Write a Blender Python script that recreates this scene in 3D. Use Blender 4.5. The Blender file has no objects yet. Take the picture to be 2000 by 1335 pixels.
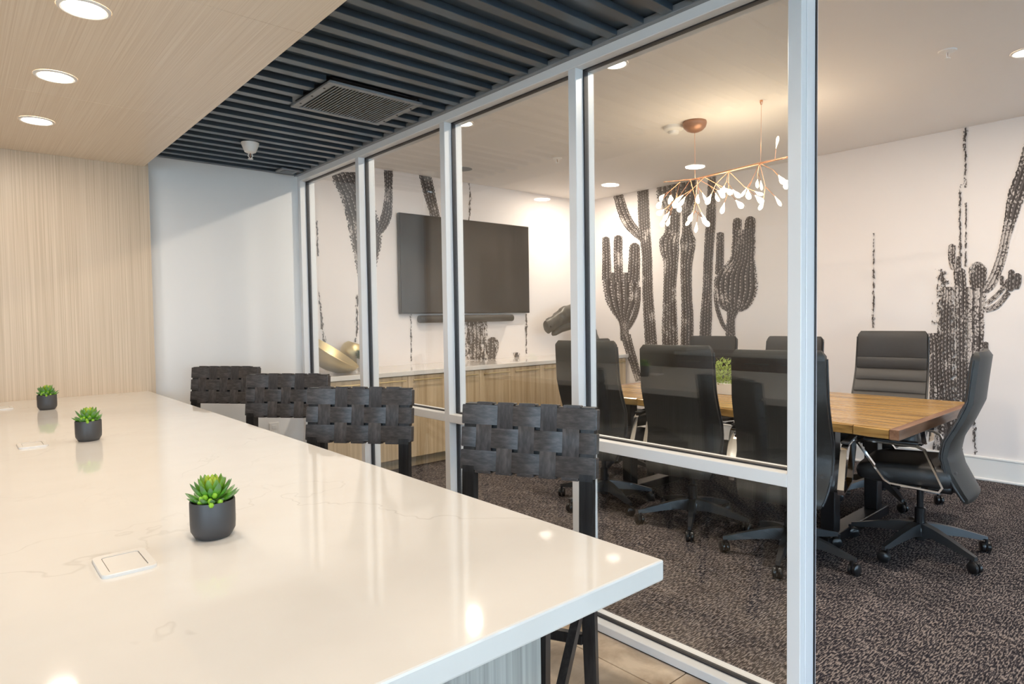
import bpy, bmesh, math, random
from mathutils import Vector, Matrix
R = math.radians
random.seed(7)
S = bpy.context.scene
COL = S.collection

# ------------------------------------------------------------------ camera
F_PX, YAW, PITCH, ROLL, CAM_H = 1250.7, R(41.2525), R(-2.1878), R(0.8200), 1.32
def cam_axes():
    f = Vector((math.sin(YAW)*math.cos(PITCH), math.cos(YAW)*math.cos(PITCH), math.sin(PITCH)))
    r = Vector((math.cos(YAW), -math.sin(YAW), 0)); d = f.cross(r)
    c, s = math.cos(ROLL), math.sin(ROLL)
    return r*c + d*s, d*c - r*s, f
AX_R, AX_D, AX_F = cam_axes()
cd = bpy.data.cameras.new('camera'); cam = bpy.data.objects.new('camera', cd); COL.objects.link(cam)
cd.sensor_width = 36; cd.lens = F_PX/2000*36; cd.clip_start = 0.02; cd.clip_end = 200
cam.matrix_world = Matrix(((AX_R.x, -AX_D.x, -AX_F.x, 0), (AX_R.y, -AX_D.y, -AX_F.y, 0), (AX_R.z, -AX_D.z, -AX_F.z, CAM_H), (0, 0, 0, 1)))
S.camera = cam
def ray(px, py): return AX_R*((px-1000)/F_PX) + AX_D*((py-667.5)/F_PX) + AX_F
def on_y(px, py, y): d = ray(px, py); return Vector((0, 0, CAM_H)) + d*(y/d.y)
def on_x(px, py, x): d = ray(px, py); return Vector((0, 0, CAM_H)) + d*(x/d.x)

# ------------------------------------------------------------------ light
W = bpy.data.worlds.new('sky'); S.world = W; W.use_nodes = True
bg = W.node_tree.nodes['Background']; bg.inputs[0].default_value = (0.56, 0.77, 1.0, 1); bg.inputs[1].default_value = 4.5
DOWN_W = 2.45        # soffit downlights, watts of each lamp
CONF_W = 13.0        # meeting room downlights
WARM = (1.0, 0.87, 0.73)
S.view_settings.view_transform = 'Standard'; S.view_settings.look = 'None'
S.view_settings.gamma = 1.0; S.view_settings.use_curve_mapping = False
S.view_settings.exposure = 1.08
S.cycles.use_denoising = True
S.cycles.max_bounces = 9; S.cycles.diffuse_bounces = 8; S.cycles.transparent_max_bounces = 24
S.cycles.sample_clamp_indirect = 6.0; S.cycles.caustics_reflective = False; S.cycles.caustics_refractive = False

# ------------------------------------------------------------------ materials
def newmat(n):
    m = bpy.data.materials.new(n); m.use_nodes = True
    nt = m.node_tree; return m, nt, nt.nodes['Principled BSDF']
def nd(nt, t, **k):
    n = nt.nodes.new(t)
    for a, v in k.items(): setattr(n, a, v)
    return n
def setin(n, **k):
    for a, v in k.items(): n.inputs[a.replace('_', ' ')].default_value = v
def plain(n, c, rough=0.5, metal=0.0, spec=0.5, coat=0.0, noise=0.0, scale=30, bump=0.0):
    m, nt, b = newmat(n)
    b.inputs['Base Color'].default_value = (*c, 1); b.inputs['Roughness'].default_value = rough
    b.inputs['Metallic'].default_value = metal; b.inputs['Specular IOR Level'].default_value = spec; b.inputs['Coat Weight'].default_value = coat
    if noise or bump:
        tc = nd(nt, 'ShaderNodeTexCoord'); nz = nd(nt, 'ShaderNodeTexNoise'); setin(nz, Scale=scale, Detail=4.0)
        nt.links.new(tc.outputs['Object'], nz.inputs['Vector'])
        if noise:
            mx = nd(nt, 'ShaderNodeMix', data_type='RGBA'); mx.inputs[6].default_value = (*[x*(1-noise) for x in c], 1); mx.inputs[7].default_value = (*[min(1, x*(1+noise)) for x in c], 1)
            nt.links.new(nz.outputs['Fac'], mx.inputs[0]); nt.links.new(mx.outputs[2], b.inputs['Base Color'])
        if bump:
            bp = nd(nt, 'ShaderNodeBump'); setin(bp, Strength=bump, Distance=0.002)
            nt.links.new(nz.outputs['Fac'], bp.inputs['Height']); nt.links.new(bp.outputs[0], b.inputs['Normal'])
    return m
def wood(n, cols, scale, rough=0.4, detail=3, band=None, bump=0.05, spec=0.4):
    """straight-grain wood; scale = (sx, sy, sz) texture frequency, low along the grain"""
    m, nt, b = newmat(n); L = nt.links
    tc = nd(nt, 'ShaderNodeTexCoord'); mp = nd(nt, 'ShaderNodeMapping'); mp.inputs['Scale'].default_value = scale
    L.new(tc.outputs['Object'], mp.inputs['Vector'])
    nz = nd(nt, 'ShaderNodeTexNoise'); setin(nz, Scale=1.0, Detail=float(detail), Roughness=0.62, Distortion=0.15)
    L.new(mp.outputs[0], nz.inputs['Vector'])
    rp = nd(nt, 'ShaderNodeValToRGB'); e = rp.color_ramp.elements
    e[0].position = 0.30; e[0].color = (*cols[0], 1); e[1].position = 0.72; e[1].color = (*cols[-1], 1)
    for i, c in enumerate(cols[1:-1]):
        q = e.new(0.30 + 0.42*(i+1)/(len(cols)-1)); q.color = (*c, 1)
    L.new(nz.outputs['Fac'], rp.inputs[0]); L.new(rp.outputs[0], b.inputs['Base Color'])
    bp = nd(nt, 'ShaderNodeBump'); setin(bp, Strength=bump, Distance=0.002)
    L.new(nz.outputs['Fac'], bp.inputs['Height']); L.new(bp.outputs[0], b.inputs['Normal'])
    b.inputs['Roughness'].default_value = rough; b.inputs['Specular IOR Level'].default_value = spec
    return m
def emit(n, c, s):
    m, nt, b = newmat(n); b.inputs['Base Color'].default_value = (*c, 1)
    b.inputs['Emission Color'].default_value = (*c, 1); b.inputs['Emission Strength'].default_value = s; return m

M = {}
VC = [(0.49, 0.38, 0.265), (0.60, 0.475, 0.345), (0.69, 0.565, 0.43)]
VS = [(0.70, 0.585, 0.465), (0.79, 0.68, 0.555), (0.86, 0.765, 0.645)]  # same veneer as VC, lightened to stand in for light missing on the soffit
M['veneer_y'] = wood('veneer_along_y', VS, (230, 1.0, 230), 0.36)
M['veneer_z'] = wood('veneer_upright', VC, (230, 230, 1.0), 0.40)
M['veneer_cab'] = wood('cabinet_veneer', [(0.42, 0.295, 0.16), (0.55, 0.41, 0.25), (0.65, 0.50, 0.32)], (45, 45, 1.0), 0.45)
M['veneer_grey'] = wood('island_veneer', [(0.24, 0.235, 0.215), (0.36, 0.35, 0.32), (0.48, 0.47, 0.43)], (90, 90, 1.2), 0.45)
M['walnut'] = wood('walnut', [(0.13, 0.06, 0.035), (0.21, 0.11, 0.065), (0.30, 0.165, 0.10)], (3, 40, 40), 0.3)
M['black_wood'] = wood('black_stained_wood', [(0.010, 0.010, 0.011), (0.022, 0.021, 0.022), (0.04, 0.038, 0.038)], (60, 60, 3), 0.38)
M['white_wall'] = plain('white_paint', (0.80, 0.79, 0.775), 0.6, noise=0.01, scale=4)
M['mural_wall'] = plain('mural_paper', (0.80, 0.748, 0.725), 0.62, noise=0.02, scale=3)
M['ceil'] = plain('ceiling_paint', (0.86, 0.82, 0.785), 0.75, noise=0.015, scale=2)
M['alu'] = plain('white_aluminium', (0.80, 0.80, 0.80), 0.32, 0.0, 0.5)
M['gasket'] = plain('black_gasket', (0.02, 0.02, 0.024), 0.5)
M['slat'] = plain('slate_paint', (0.040, 0.060, 0.083), 0.32, spec=1.0, noise=0.05, scale=5)
M['slat_grey'] = plain('grey_paint', (0.22, 0.235, 0.25), 0.4)
M['trim_white'] = plain('trim_white', (0.82, 0.80, 0.77), 0.4)
M['chrome'] = plain('polished_chrome', (0.80, 0.80, 0.80), 0.10, 1.0)
M['alu_dark'] = plain('dark_cast_aluminium', (0.075, 0.078, 0.082), 0.34, 0.6)
M['black_plastic'] = plain('black_plastic', (0.012, 0.012, 0.013), 0.28)
M['leather'] = plain('black_leather', (0.028, 0.027, 0.027), 0.42, spec=0.5, bump=0.25, scale=260)
M['leather_shell'] = plain('charcoal_leather_shell', (0.027, 0.026, 0.0235), 0.42, spec=0.45, bump=0.2, scale=240)
M['strap'] = wood('woven_leather', [(0.030, 0.027, 0.028), (0.058, 0.052, 0.051), (0.10, 0.088, 0.085)], (25, 25, 90), 0.40, bump=0.2, spec=0.5)
M['strap_v'] = wood('woven_leather_upright', [(0.030, 0.027, 0.028), (0.056, 0.050, 0.050), (0.092, 0.082, 0.080)], (90, 90, 22), 0.40, bump=0.2, spec=0.5)
M['screen'] = plain('tv_screen', (0.008, 0.008, 0.009), 0.16, spec=0.9)
M['grille'] = plain('soundbar_cloth', (0.022, 0.021, 0.02), 0.6)
M['brass'] = plain('brushed_brass', (0.60, 0.49, 0.27), 0.42, 1.0)
M['bronze'] = plain('weathered_dark_bronze', (0.075, 0.07, 0.06), 0.45, 0.3, noise=0.6, scale=18, bump=1.0)
M['copper'] = plain('copper', (0.80, 0.42, 0.26), 0.25, 1.0)
M['copper_dome'] = plain('copper_dome', (0.36, 0.19, 0.12), 0.35, 0.4)
M['pot'] = plain('charcoal_ceramic', (0.052, 0.049, 0.049), 0.45)
M['pad'] = plain('outlet_plastic', (0.70, 0.665, 0.62), 0.3)
M['pot_white'] = plain('white_ceramic', (0.78, 0.77, 0.75), 0.4)
M['soil'] = plain('soil', (0.045, 0.05, 0.02), 0.9, noise=0.5, scale=200, bump=1.0)
M['lens'] = emit('downlight_lens', (1.0, 0.90, 0.76), 14)
M['bulb'] = emit('warm_leaf_bulb', (1.0, 0.82, 0.58), 5)
M['grout'] = plain('grout', (0.22, 0.19, 0.155), 0.9)
M['paving'] = plain('pale_bounce_paving', (0.72, 0.69, 0.64), 0.8, noise=0.05, scale=2)  # unseen ground outside, made pale to bounce daylight up onto the ceilings
M['facade'] = plain('dark_window_frame', (0.08, 0.08, 0.085), 0.4)

def mat_quartz():
    m, nt, b = newmat('quartz'); L = nt.links
    tc = nd(nt, 'ShaderNodeTexCoord')
    n1 = nd(nt, 'ShaderNodeTexNoise'); setin(n1, Scale=1.25, Detail=5.0, Roughness=0.55, Distortion=0.35)
    L.new(tc.outputs['Object'], n1.inputs['Vector'])
    s = nd(nt, 'ShaderNodeMath', operation='SUBTRACT'); s.inputs[1].default_value = 0.5
    a = nd(nt, 'ShaderNodeMath', operation='ABSOLUTE'); L.new(n1.outputs['Fac'], s.inputs[0]); L.new(s.outputs[0], a.inputs[0])
    mr = nd(nt, 'ShaderNodeMapRange'); setin(mr, From_Min=0.0, From_Max=0.0045, To_Min=1.0, To_Max=0.0); L.new(a.outputs[0], mr.inputs['Value'])
    n2 = nd(nt, 'ShaderNodeTexNoise'); setin(n2, Scale=1.1, Detail=2.0); L.new(tc.outputs['Object'], n2.inputs['Vector'])
    mr2 = nd(nt, 'ShaderNodeMapRange'); setin(mr2, From_Min=0.48, From_Max=0.68, To_Min=0.0, To_Max=0.42); L.new(n2.outputs['Fac'], mr2.inputs['Value'])
    mu = nd(nt, 'ShaderNodeMath', operation='MULTIPLY'); L.new(mr.outputs[0], mu.inputs[0]); L.new(mr2.outputs[0], mu.inputs[1])
    n3 = nd(nt, 'ShaderNodeTexNoise'); setin(n3, Scale=9.0, Detail=5.0); L.new(tc.outputs['Object'], n3.inputs['Vector'])
    base = nd(nt, 'ShaderNodeMix', data_type='RGBA'); base.inputs[6].default_value = (0.70, 0.665, 0.62, 1); base.inputs[7].default_value = (0.75, 0.72, 0.68, 1)
    L.new(n3.outputs['Fac'], base.inputs[0])
    mx = nd(nt, 'ShaderNodeMix', data_type='RGBA'); mx.inputs[7].default_value = (0.44, 0.40, 0.36, 1)
    L.new(mu.outputs[0], mx.inputs[0]); L.new(base.outputs[2], mx.inputs[6]); L.new(mx.outputs[2], b.inputs['Base Color'])
    b.inputs['Roughness'].default_value = 0.05; b.inputs['Specular IOR Level'].default_value = 0.5
    return m
M['quartz'] = mat_quartz()

def mat_carpet():
    m, nt, b = newmat('carpet'); L = nt.links
    tc = nd(nt, 'ShaderNodeTexCoord')
    mp = nd(nt, 'ShaderNodeMapping'); mp.inputs['Rotation'].default_value = (0, 0, R(4)); mp.inputs['Scale'].default_value = (38, 180, 40); L.new(tc.outputs['Object'], mp.inputs['Vector'])
    n1 = nd(nt, 'ShaderNodeTexNoise'); setin(n1, Scale=1.0, Detail=2.0, Roughness=0.5); L.new(mp.outputs[0], n1.inputs['Vector'])
    mp2 = nd(nt, 'ShaderNodeMapping'); mp2.inputs['Scale'].default_value = (150, 60, 60); L.new(tc.outputs['Object'], mp2.inputs['Vector'])
    n3 = nd(nt, 'ShaderNodeTexNoise'); setin(n3, Scale=1.0, Detail=3.0); L.new(mp2.outputs[0], n3.inputs['Vector'])
    n2 = nd(nt, 'ShaderNodeTexNoise'); setin(n2, Scale=8.0, Detail=2.0); L.new(tc.outputs['Object'], n2.inputs['Vector'])
    ad = nd(nt, 'ShaderNodeMath', operation='MULTIPLY_ADD'); ad.inputs[1].default_value = 0.14; L.new(n2.outputs['Fac'], ad.inputs[0]); L.new(n1.outputs['Fac'], ad.inputs[2])
    ad2 = nd(nt, 'ShaderNodeMath', operation='MULTIPLY_ADD'); ad2.inputs[1].default_value = 0.35; L.new(n3.outputs['Fac'], ad2.inputs[0]); L.new(ad.outputs[0], ad2.inputs[2])
    rp = nd(nt, 'ShaderNodeValToRGB'); e = rp.color_ramp.elements
    e[0].position = 0.66; e[0].color = (0.016, 0.015, 0.020, 1); e[1].position = 0.85; e[1].color = (0.255, 0.216, 0.20, 1)
    q = e.new(0.75); q.color = (0.055, 0.049, 0.054, 1)
    L.new(ad2.outputs[0], rp.inputs[0]); L.new(rp.outputs[0], b.inputs['Base Color'])
    bp = nd(nt, 'ShaderNodeBump'); setin(bp, Strength=0.6, Distance=0.004); L.new(ad2.outputs[0], bp.inputs['Height']); L.new(bp.outputs[0], b.inputs['Normal'])
    b.inputs['Roughness'].default_value = 0.95; b.inputs['Specular IOR Level'].default_value = 0.1
    return m
M['carpet'] = mat_carpet()

def mat_tile():
    m, nt, b = newmat('stone_tile'); L = nt.links
    tc = nd(nt, 'ShaderNodeTexCoord'); oi = nd(nt, 'ShaderNodeObjectInfo')
    ad = nd(nt, 'ShaderNodeVectorMath', operation='ADD'); L.new(tc.outputs['Object'], ad.inputs[0]); L.new(oi.outputs['Location'], ad.inputs[1])
    n1 = nd(nt, 'ShaderNodeTexNoise'); setin(n1, Scale=5.0, Detail=6.0, Roughness=0.6, Distortion=0.5); L.new(ad.outputs[0], n1.inputs['Vector'])
    rp = nd(nt, 'ShaderNodeValToRGB'); e = rp.color_ramp.elements
    e[0].position = 0.36; e[0].color = (0.34, 0.245, 0.16, 1); e[1].position = 0.66; e[1].color = (0.66, 0.54, 0.41, 1)
    L.new(n1.outputs['Fac'], rp.inputs[0]); L.new(rp.outputs[0], b.inputs['Base Color'])
    b.inputs['Roughness'].default_value = 0.35
    return m
M['tile'] = mat_tile()

def mat_oak():
    m, nt, b = newmat('golden_oak'); L = nt.links
    tc = nd(nt, 'ShaderNodeTexCoord'); oi = nd(nt, 'ShaderNodeObjectInfo')
    k = nd(nt, 'ShaderNodeMath', operation='MULTIPLY'); k.inputs[1].default_value = 37.0; L.new(oi.outputs['Random'], k.inputs[0])
    ad = nd(nt, 'ShaderNodeVectorMath', operation='ADD'); L.new(tc.outputs['Object'], ad.inputs[0]); L.new(k.outputs[0], ad.inputs[1])
    mp = nd(nt, 'ShaderNodeMapping'); mp.inputs['Scale'].default_value = (16, 1.5, 16); L.new(ad.outputs[0], mp.inputs['Vector'])
    n1 = nd(nt, 'ShaderNodeTexNoise'); setin(n1, Scale=1.0, Detail=5.0, Roughness=0.6, Distortion=0.6); L.new(mp.outputs[0], n1.inputs['Vector'])
    rp = nd(nt, 'ShaderNodeValToRGB'); e = rp.color_ramp.elements
    e[0].position = 0.30; e[0].color = (0.085, 0.042, 0.013, 1); e[1].position = 0.70; e[1].color = (0.45, 0.285, 0.10, 1)
    q = e.new(0.43); q.color = (0.29, 0.165, 0.052, 1)
    L.new(n1.outputs['Fac'], rp.inputs[0]); L.new(rp.outputs[0], b.inputs['Base Color'])
    b.inputs['Roughness'].default_value = 0.24; b.inputs['Specular IOR Level'].default_value = 0.45
    return m
M['oak'] = mat_oak()

def mat_glass():
    m, nt, b = newmat('window_glass'); L = nt.links; nt.nodes.remove(b)
    g = nd(nt, 'ShaderNodeNewGeometry'); dt = nd(nt, 'ShaderNodeVectorMath', operation='DOT_PRODUCT')
    L.new(g.outputs['Incoming'], dt.inputs[0]); L.new(g.outputs['Normal'], dt.inputs[1])
    a = nd(nt, 'ShaderNodeMath', operation='ABSOLUTE'); L.new(dt.outputs['Value'], a.inputs[0])
    s = nd(nt, 'ShaderNodeMath', operation='SUBTRACT'); s.inputs[0].default_value = 1; L.new(a.outputs[0], s.inputs[1])
    p = nd(nt, 'ShaderNodeMath', operation='POWER'); p.inputs[1].default_value = 5; L.new(s.outputs[0], p.inputs[0])
    f = nd(nt, 'ShaderNodeMath', operation='MULTIPLY_ADD'); f.inputs[1].default_value = 0.92; f.inputs[2].default_value = 0.08; L.new(p.outputs[0], f.inputs[0])
    t = nd(nt, 'ShaderNodeBsdfTransparent'); t.inputs[0].default_value = (0.975, 0.985, 0.98, 1)
    gl = nd(nt, 'ShaderNodeBsdfGlossy'); gl.inputs['Roughness'].default_value = 0.0
    mx = nd(nt, 'ShaderNodeMixShader'); L.new(f.outputs[0], mx.inputs[0]); L.new(t.outputs[0], mx.inputs[1]); L.new(gl.outputs[0], mx.inputs[2])
    L.new(mx.outputs[0], nt.nodes['Material Output'].inputs[0]); return m
M['glass'] = mat_glass()

def mat_leaf(n, base, tip, axis=1, length=0.05):
    m, nt, b = newmat(n); L = nt.links
    tc = nd(nt, 'ShaderNodeTexCoord'); sp = nd(nt, 'ShaderNodeSeparateXYZ'); L.new(tc.outputs['Object'], sp.inputs[0])
    mr = nd(nt, 'ShaderNodeMapRange'); setin(mr, From_Min=0.0, From_Max=length); L.new(sp.outputs[axis], mr.inputs['Value'])
    rp = nd(nt, 'ShaderNodeValToRGB'); e = rp.color_ramp.elements
    e[0].position = 0.2; e[0].color = (*base, 1); e[1].position = 0.97; e[1].color = (*tip, 1)
    q = e.new(0.72); q.color = (*[x*0.9 for x in base], 1)
    L.new(mr.outputs[0], rp.inputs[0]); L.new(rp.outputs[0], b.inputs['Base Color'])
    b.inputs['Roughness'].default_value = 0.35; b.inputs['Subsurface Weight'].default_value = 0.0
    return m
M['leaf_out'] = mat_leaf('succulent_leaf', (0.15, 0.40, 0.035), (0.11, 0.22, 0.08), 1, 0.042)
M['leaf_mid'] = mat_leaf('succulent_leaf_bright', (0.27, 0.50, 0.03), (0.15, 0.30, 0.05), 1, 0.034)
M['leaf_in'] = mat_leaf('succulent_leaf_heart', (0.52, 0.56, 0.03), (0.40, 0.50, 0.04), 1, 0.026)
M['box_leaf'] = plain('boxwood_leaf', (0.34, 0.44, 0.12), 0.5, noise=0.6, scale=60)
M['jade'] = plain('dusty_green_leaf', (0.10, 0.20, 0.10), 0.5, noise=0.4, scale=60)

def mat_mural(n, dens, lightness):
    """printed cactus: UV 'rib' = (rib count across, metres along), UV 'edge' = (0..1 across, 0..1 along)"""
    m, nt, b = newmat(n); L = nt.links
    ur = nd(nt, 'ShaderNodeUVMap', uv_map='rib'); ue = nd(nt, 'ShaderNodeUVMap', uv_map='edge'); tc = nd(nt, 'ShaderNodeTexCoord')
    sr = nd(nt, 'ShaderNodeSeparateXYZ'); L.new(ur.outputs[0], sr.inputs[0]); se = nd(nt, 'ShaderNodeSeparateXYZ'); L.new(ue.outputs[0], se.inputs[0])
    def mth(op, x, y=None, z=None):
        k = nd(nt, 'ShaderNodeMath', operation=op)
        for i, v in enumerate((x, y, z)):
            if v is None: continue
            if isinstance(v, (int, float)): k.inputs[i].default_value = v
            else: L.new(v, k.inputs[i])
        return k.outputs[0]
    nf = nd(nt, 'ShaderNodeTexNoise'); setin(nf, Scale=70.0, Detail=3.0); L.new(tc.outputs['Object'], nf.inputs['Vector'])
    nb = nd(nt, 'ShaderNodeTexNoise'); setin(nb, Scale=5.0, Detail=2.0); L.new(tc.outputs['Object'], nb.inputs['Vector'])
    nv = nd(nt, 'ShaderNodeTexNoise'); setin(nv, Scale=22.0, Detail=2.0); L.new(tc.outputs['Object'], nv.inputs['Vector'])
    uu = mth('ADD', sr.outputs[0], mth('MULTIPLY', mth('SUBTRACT', nv.outputs['Fac'], 0.5), 0.55))
    t = mth('FRACT', uu)
    vv = mth('ADD', mth('MULTIPLY', sr.outputs[1], 30.0), mth('MULTIPLY', mth('FLOOR', uu), 0.37))
    dv = mth('ABSOLUTE', mth('SUBTRACT', mth('FRACT', vv), 0.5)); du = mth('ABSOLUTE', mth('SUBTRACT', t, 0.5))
    bead = mth('LESS_THAN', mth('ADD', mth('POWER', mth('MULTIPLY', dv, 2.8), 2), mth('POWER', mth('MULTIPLY', du, 7.0), 2)), mth('MULTIPLY_ADD', nf.outputs['Fac'], 2.6, -0.55))
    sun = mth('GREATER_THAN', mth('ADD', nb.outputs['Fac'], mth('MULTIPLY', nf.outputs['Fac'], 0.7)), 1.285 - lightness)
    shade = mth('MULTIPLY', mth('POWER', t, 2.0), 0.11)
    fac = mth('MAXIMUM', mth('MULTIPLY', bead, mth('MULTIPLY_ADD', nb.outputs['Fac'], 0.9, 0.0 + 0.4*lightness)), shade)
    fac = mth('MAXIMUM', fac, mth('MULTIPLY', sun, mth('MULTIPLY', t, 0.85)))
    mx = nd(nt, 'ShaderNodeMix', data_type='RGBA'); mx.inputs[6].default_value = (0.036, 0.028, 0.027, 1); mx.inputs[7].default_value = (0.76, 0.69, 0.65, 1)
    L.new(fac, mx.inputs[0]); L.new(mx.outputs[2], b.inputs['Base Color']); b.inputs['Roughness'].default_value = 0.62
    e = mth('MULTIPLY', mth('SUBTRACT', 0.5, mth('ABSOLUTE', mth('SUBTRACT', se.outputs[0], 0.5))), 2.0)
    if dens is None: al = mth('GREATER_THAN', e, mth('ADD', mth('MULTIPLY', mth('SUBTRACT', nf.outputs['Fac'], 0.42), 0.4), mth('MULTIPLY', dv, 0.14)))
    else:
        ng = nd(nt, 'ShaderNodeTexNoise'); setin(ng, Scale=55.0, Detail=4.0, Roughness=0.7)
        mpg = nd(nt, 'ShaderNodeMapping'); mpg.inputs['Scale'].default_value = (1, 1, 0.45); L.new(tc.outputs['Object'], mpg.inputs['Vector']); L.new(mpg.outputs[0], ng.inputs['Vector'])
        al = mth('GREATER_THAN', mth('ADD', ng.outputs['Fac'], mth('MULTIPLY', e, 0.22)), 1.0 - dens)
    L.new(al, b.inputs['Alpha'])
    return m
M['mural'] = mat_mural('cactus_print', None, 0.30)
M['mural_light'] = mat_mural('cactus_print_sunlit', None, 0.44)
M['speck'] = mat_mural('ink_speckle', 0.34, 0.2)
M['speck_dense'] = mat_mural('ink_speckle_dense', 0.46, 0.3)

# ------------------------------------------------------------------ mesh helpers
class MB:
    def __init__(s): s.v = []; s.f = []; s.uv = None
    def add(s, vs, fs):
        o = len(s.v); s.v += [tuple(x) for x in vs]; s.f += [tuple(i+o for i in f) for f in fs]; return s
    def box(s, a, b, bev=0.0, seg=1):
        a, b = Vector(a), Vector(b)
        lo = Vector([min(p, q) for p, q in zip(a, b)]); hi = Vector([max(p, q) for p, q in zip(a, b)])
        if bev <= 0:
            x0, y0, z0 = lo; x1, y1, z1 = hi
            return s.add([(x0,y0,z0),(x1,y0,z0),(x1,y1,z0),(x0,y1,z0),(x0,y0,z1),(x1,y0,z1),(x1,y1,z1),(x0,y1,z1)],
                         [(0,3,2,1),(4,5,6,7),(0,1,5,4),(1,2,6,5),(2,3,7,6),(3,0,4,7)])
        bm = bmesh.new(); bmesh.ops.create_cube(bm, size=1)
        d = hi-lo; c = (hi+lo)/2
        for v in bm.verts: v.co = Vector((v.co.x*d.x, v.co.y*d.y, v.co.z*d.z)) + c
        bmesh.ops.bevel(bm, geom=list(bm.edges), offset=min(bev, min(d)*0.49), segments=seg, profile=0.5, affect='EDGES')
        bm.verts.index_update(); s.add([v.co for v in bm.verts], [[v.index for v in f.verts] for f in bm.faces]); bm.free(); return s
    def loft(s, loops, cap=True, closed=True):
        n = len(loops[0]); o = len(s.v); s.v += [tuple(p) for l in loops for p in l]
        m = n if closed else n-1
        for i in range(len(loops)-1):
            for j in range(m):
                a = o+i*n+j; b = o+i*n+(j+1) % n; s.f.append((a, b, b+n, a+n))
        if cap:
            s.f.append(tuple(o+j for j in reversed(range(n)))); s.f.append(tuple(o+(len(loops)-1)*n+j for j in range(n)))
        return s
    def lathe(s, prof, c=(0,0,0), n=24, cap=True):
        return s.loft([[(c[0]+r*math.cos(2*math.pi*k/n), c[1]+r*math.sin(2*math.pi*k/n), c[2]+z) for k in range(n)] for r, z in prof], cap)
    def tube(s, pts, r, n=8, cap=True):
        pts = [Vector(p) for p in pts]; rs = r if isinstance(r, (list, tuple)) else [r]*len(pts); loops = []
        up = None
        for i, p in enumerate(pts):
            t = (pts[min(i+1, len(pts)-1)] - pts[max(i-1, 0)]).normalized()
            if up is None: up = Vector((0,0,1)) if abs(t.z) < 0.9 else Vector((1,0,0))
            a = t.cross(up).normalized(); u = a.cross(t).normalized(); up = u
            loops.append([p + (a*math.cos(2*math.pi*k/n) + u*math.sin(2*math.pi*k/n))*rs[i] for k in range(n)])
        return s.loft(loops, cap)
    def sweep(s, pts, w, t, side, closed=False):
        """flat bar: width w along 'side', thickness t"""
        pts = [Vector(p) for p in pts]; side = Vector(side).normalized(); loops = []; n = len(pts)
        for i, p in enumerate(pts):
            a = pts[(i-1) % n] if closed else pts[max(i-1, 0)]; b = pts[(i+1) % n] if closed else pts[min(i+1, n-1)]
            d1 = (p-a).normalized() if (p-a).length > 1e-9 else (b-p).normalized(); d2 = (b-p).normalized() if (b-p).length > 1e-9 else d1
            tg = (d1+d2).normalized(); nn = tg.cross(side).normalized(); k = 1/max(0.5, tg.dot(d2))
            loops.append([p+side*w/2+nn*t/2*k, p-side*w/2+nn*t/2*k, p-side*w/2-nn*t/2*k, p+side*w/2-nn*t/2*k])
        if closed: loops.append(loops[0]); return s.loft(loops, cap=False)
        return s.loft(loops)
    def mesh(s, name, mat, smooth=None):
        m = bpy.data.meshes.new(name); m.from_pydata(s.v, [], s.f); 
        if smooth is not None:
            m.polygons.foreach_set('use_smooth', [True]*len(m.polygons)); m.set_sharp_from_angle(angle=R(smooth))
        bm = bmesh.new(); bm.from_mesh(m); bmesh.ops.recalc_face_normals(bm, faces=bm.faces); bm.to_mesh(m); bm.free()
        m.materials.append(M[mat]); m.update(); return m
def tag(o, label=None, cat=None, group=None, kind=None):
    if label: o['label'] = label
    if cat: o['category'] = cat
    if group: o['group'] = group
    if kind: o['kind'] = kind
    return o
def link(name, me, parent=None, loc=(0,0,0), rot=(0,0,0), scale=None):
    o = bpy.data.objects.new(name, me); COL.objects.link(o); o.parent = parent; o.location = loc; o.rotation_euler = rot
    if scale: o.scale = scale
    return o
def obj(name, mb, mat, parent=None, smooth=None, loc=(0,0,0), rot=(0,0,0)):
    return link(name, mb.mesh(name, mat, smooth), parent, loc, rot)
def empty(name, loc=(0,0,0), rz=0.0):
    o = bpy.data.objects.new(name, None); COL.objects.link(o); o.location = loc; o.rotation_euler = (0,0,rz); o.empty_display_size = 0.1; return o
def copy_tree(o, parent=None):
    c = o.copy(); COL.objects.link(c); c.parent = parent
    for ch in list(o.children): copy_tree(ch, c)
    return c
def rrect(cx, cy, w, h, r, n=4):
    pts = []
    for (sx, sy, a0) in ((1,1,0),(-1,1,90),(-1,-1,180),(1,-1,270)):
        for k in range(n+1):
            a = R(a0+90*k/n); pts.append((cx+sx*(w/2-r)+r*math.cos(a), cy+sy*(h/2-r)+r*math.sin(a)))
    return pts
def struct(name, mb, mat, parent=None, **k):
    o = obj(name, mb, mat, parent, **k); o['kind'] = 'structure'; return o
def light(name, kind, loc, energy, color, parent=None, **k):
    l = bpy.data.lights.new(name, kind); l.energy = energy; l.color = color
    for a, v in k.items(): setattr(l, a, v)
    o = bpy.data.objects.new(name, l); COL.objects.link(o); o.location = loc; o.parent = parent; return o

# ------------------------------------------------------------------ layout (metres; glass wall runs along y)
YB = -6.5                     # window front of the building, behind the photographer
XF, XG, XB = 2.0, 2.057, 2.115  # glass wall: front face, pane, rear face
Y_WHITE, Y_WOOD, Y_TV = 4.70, 4.61, 5.45
X_R, X_L = 6.03, -2.85
Z_SOF, Z_SLAT, Z_CEIL = 2.308, 2.40, 2.755
X_SOF = 0.962
Z_ISL = 0.885

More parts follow.
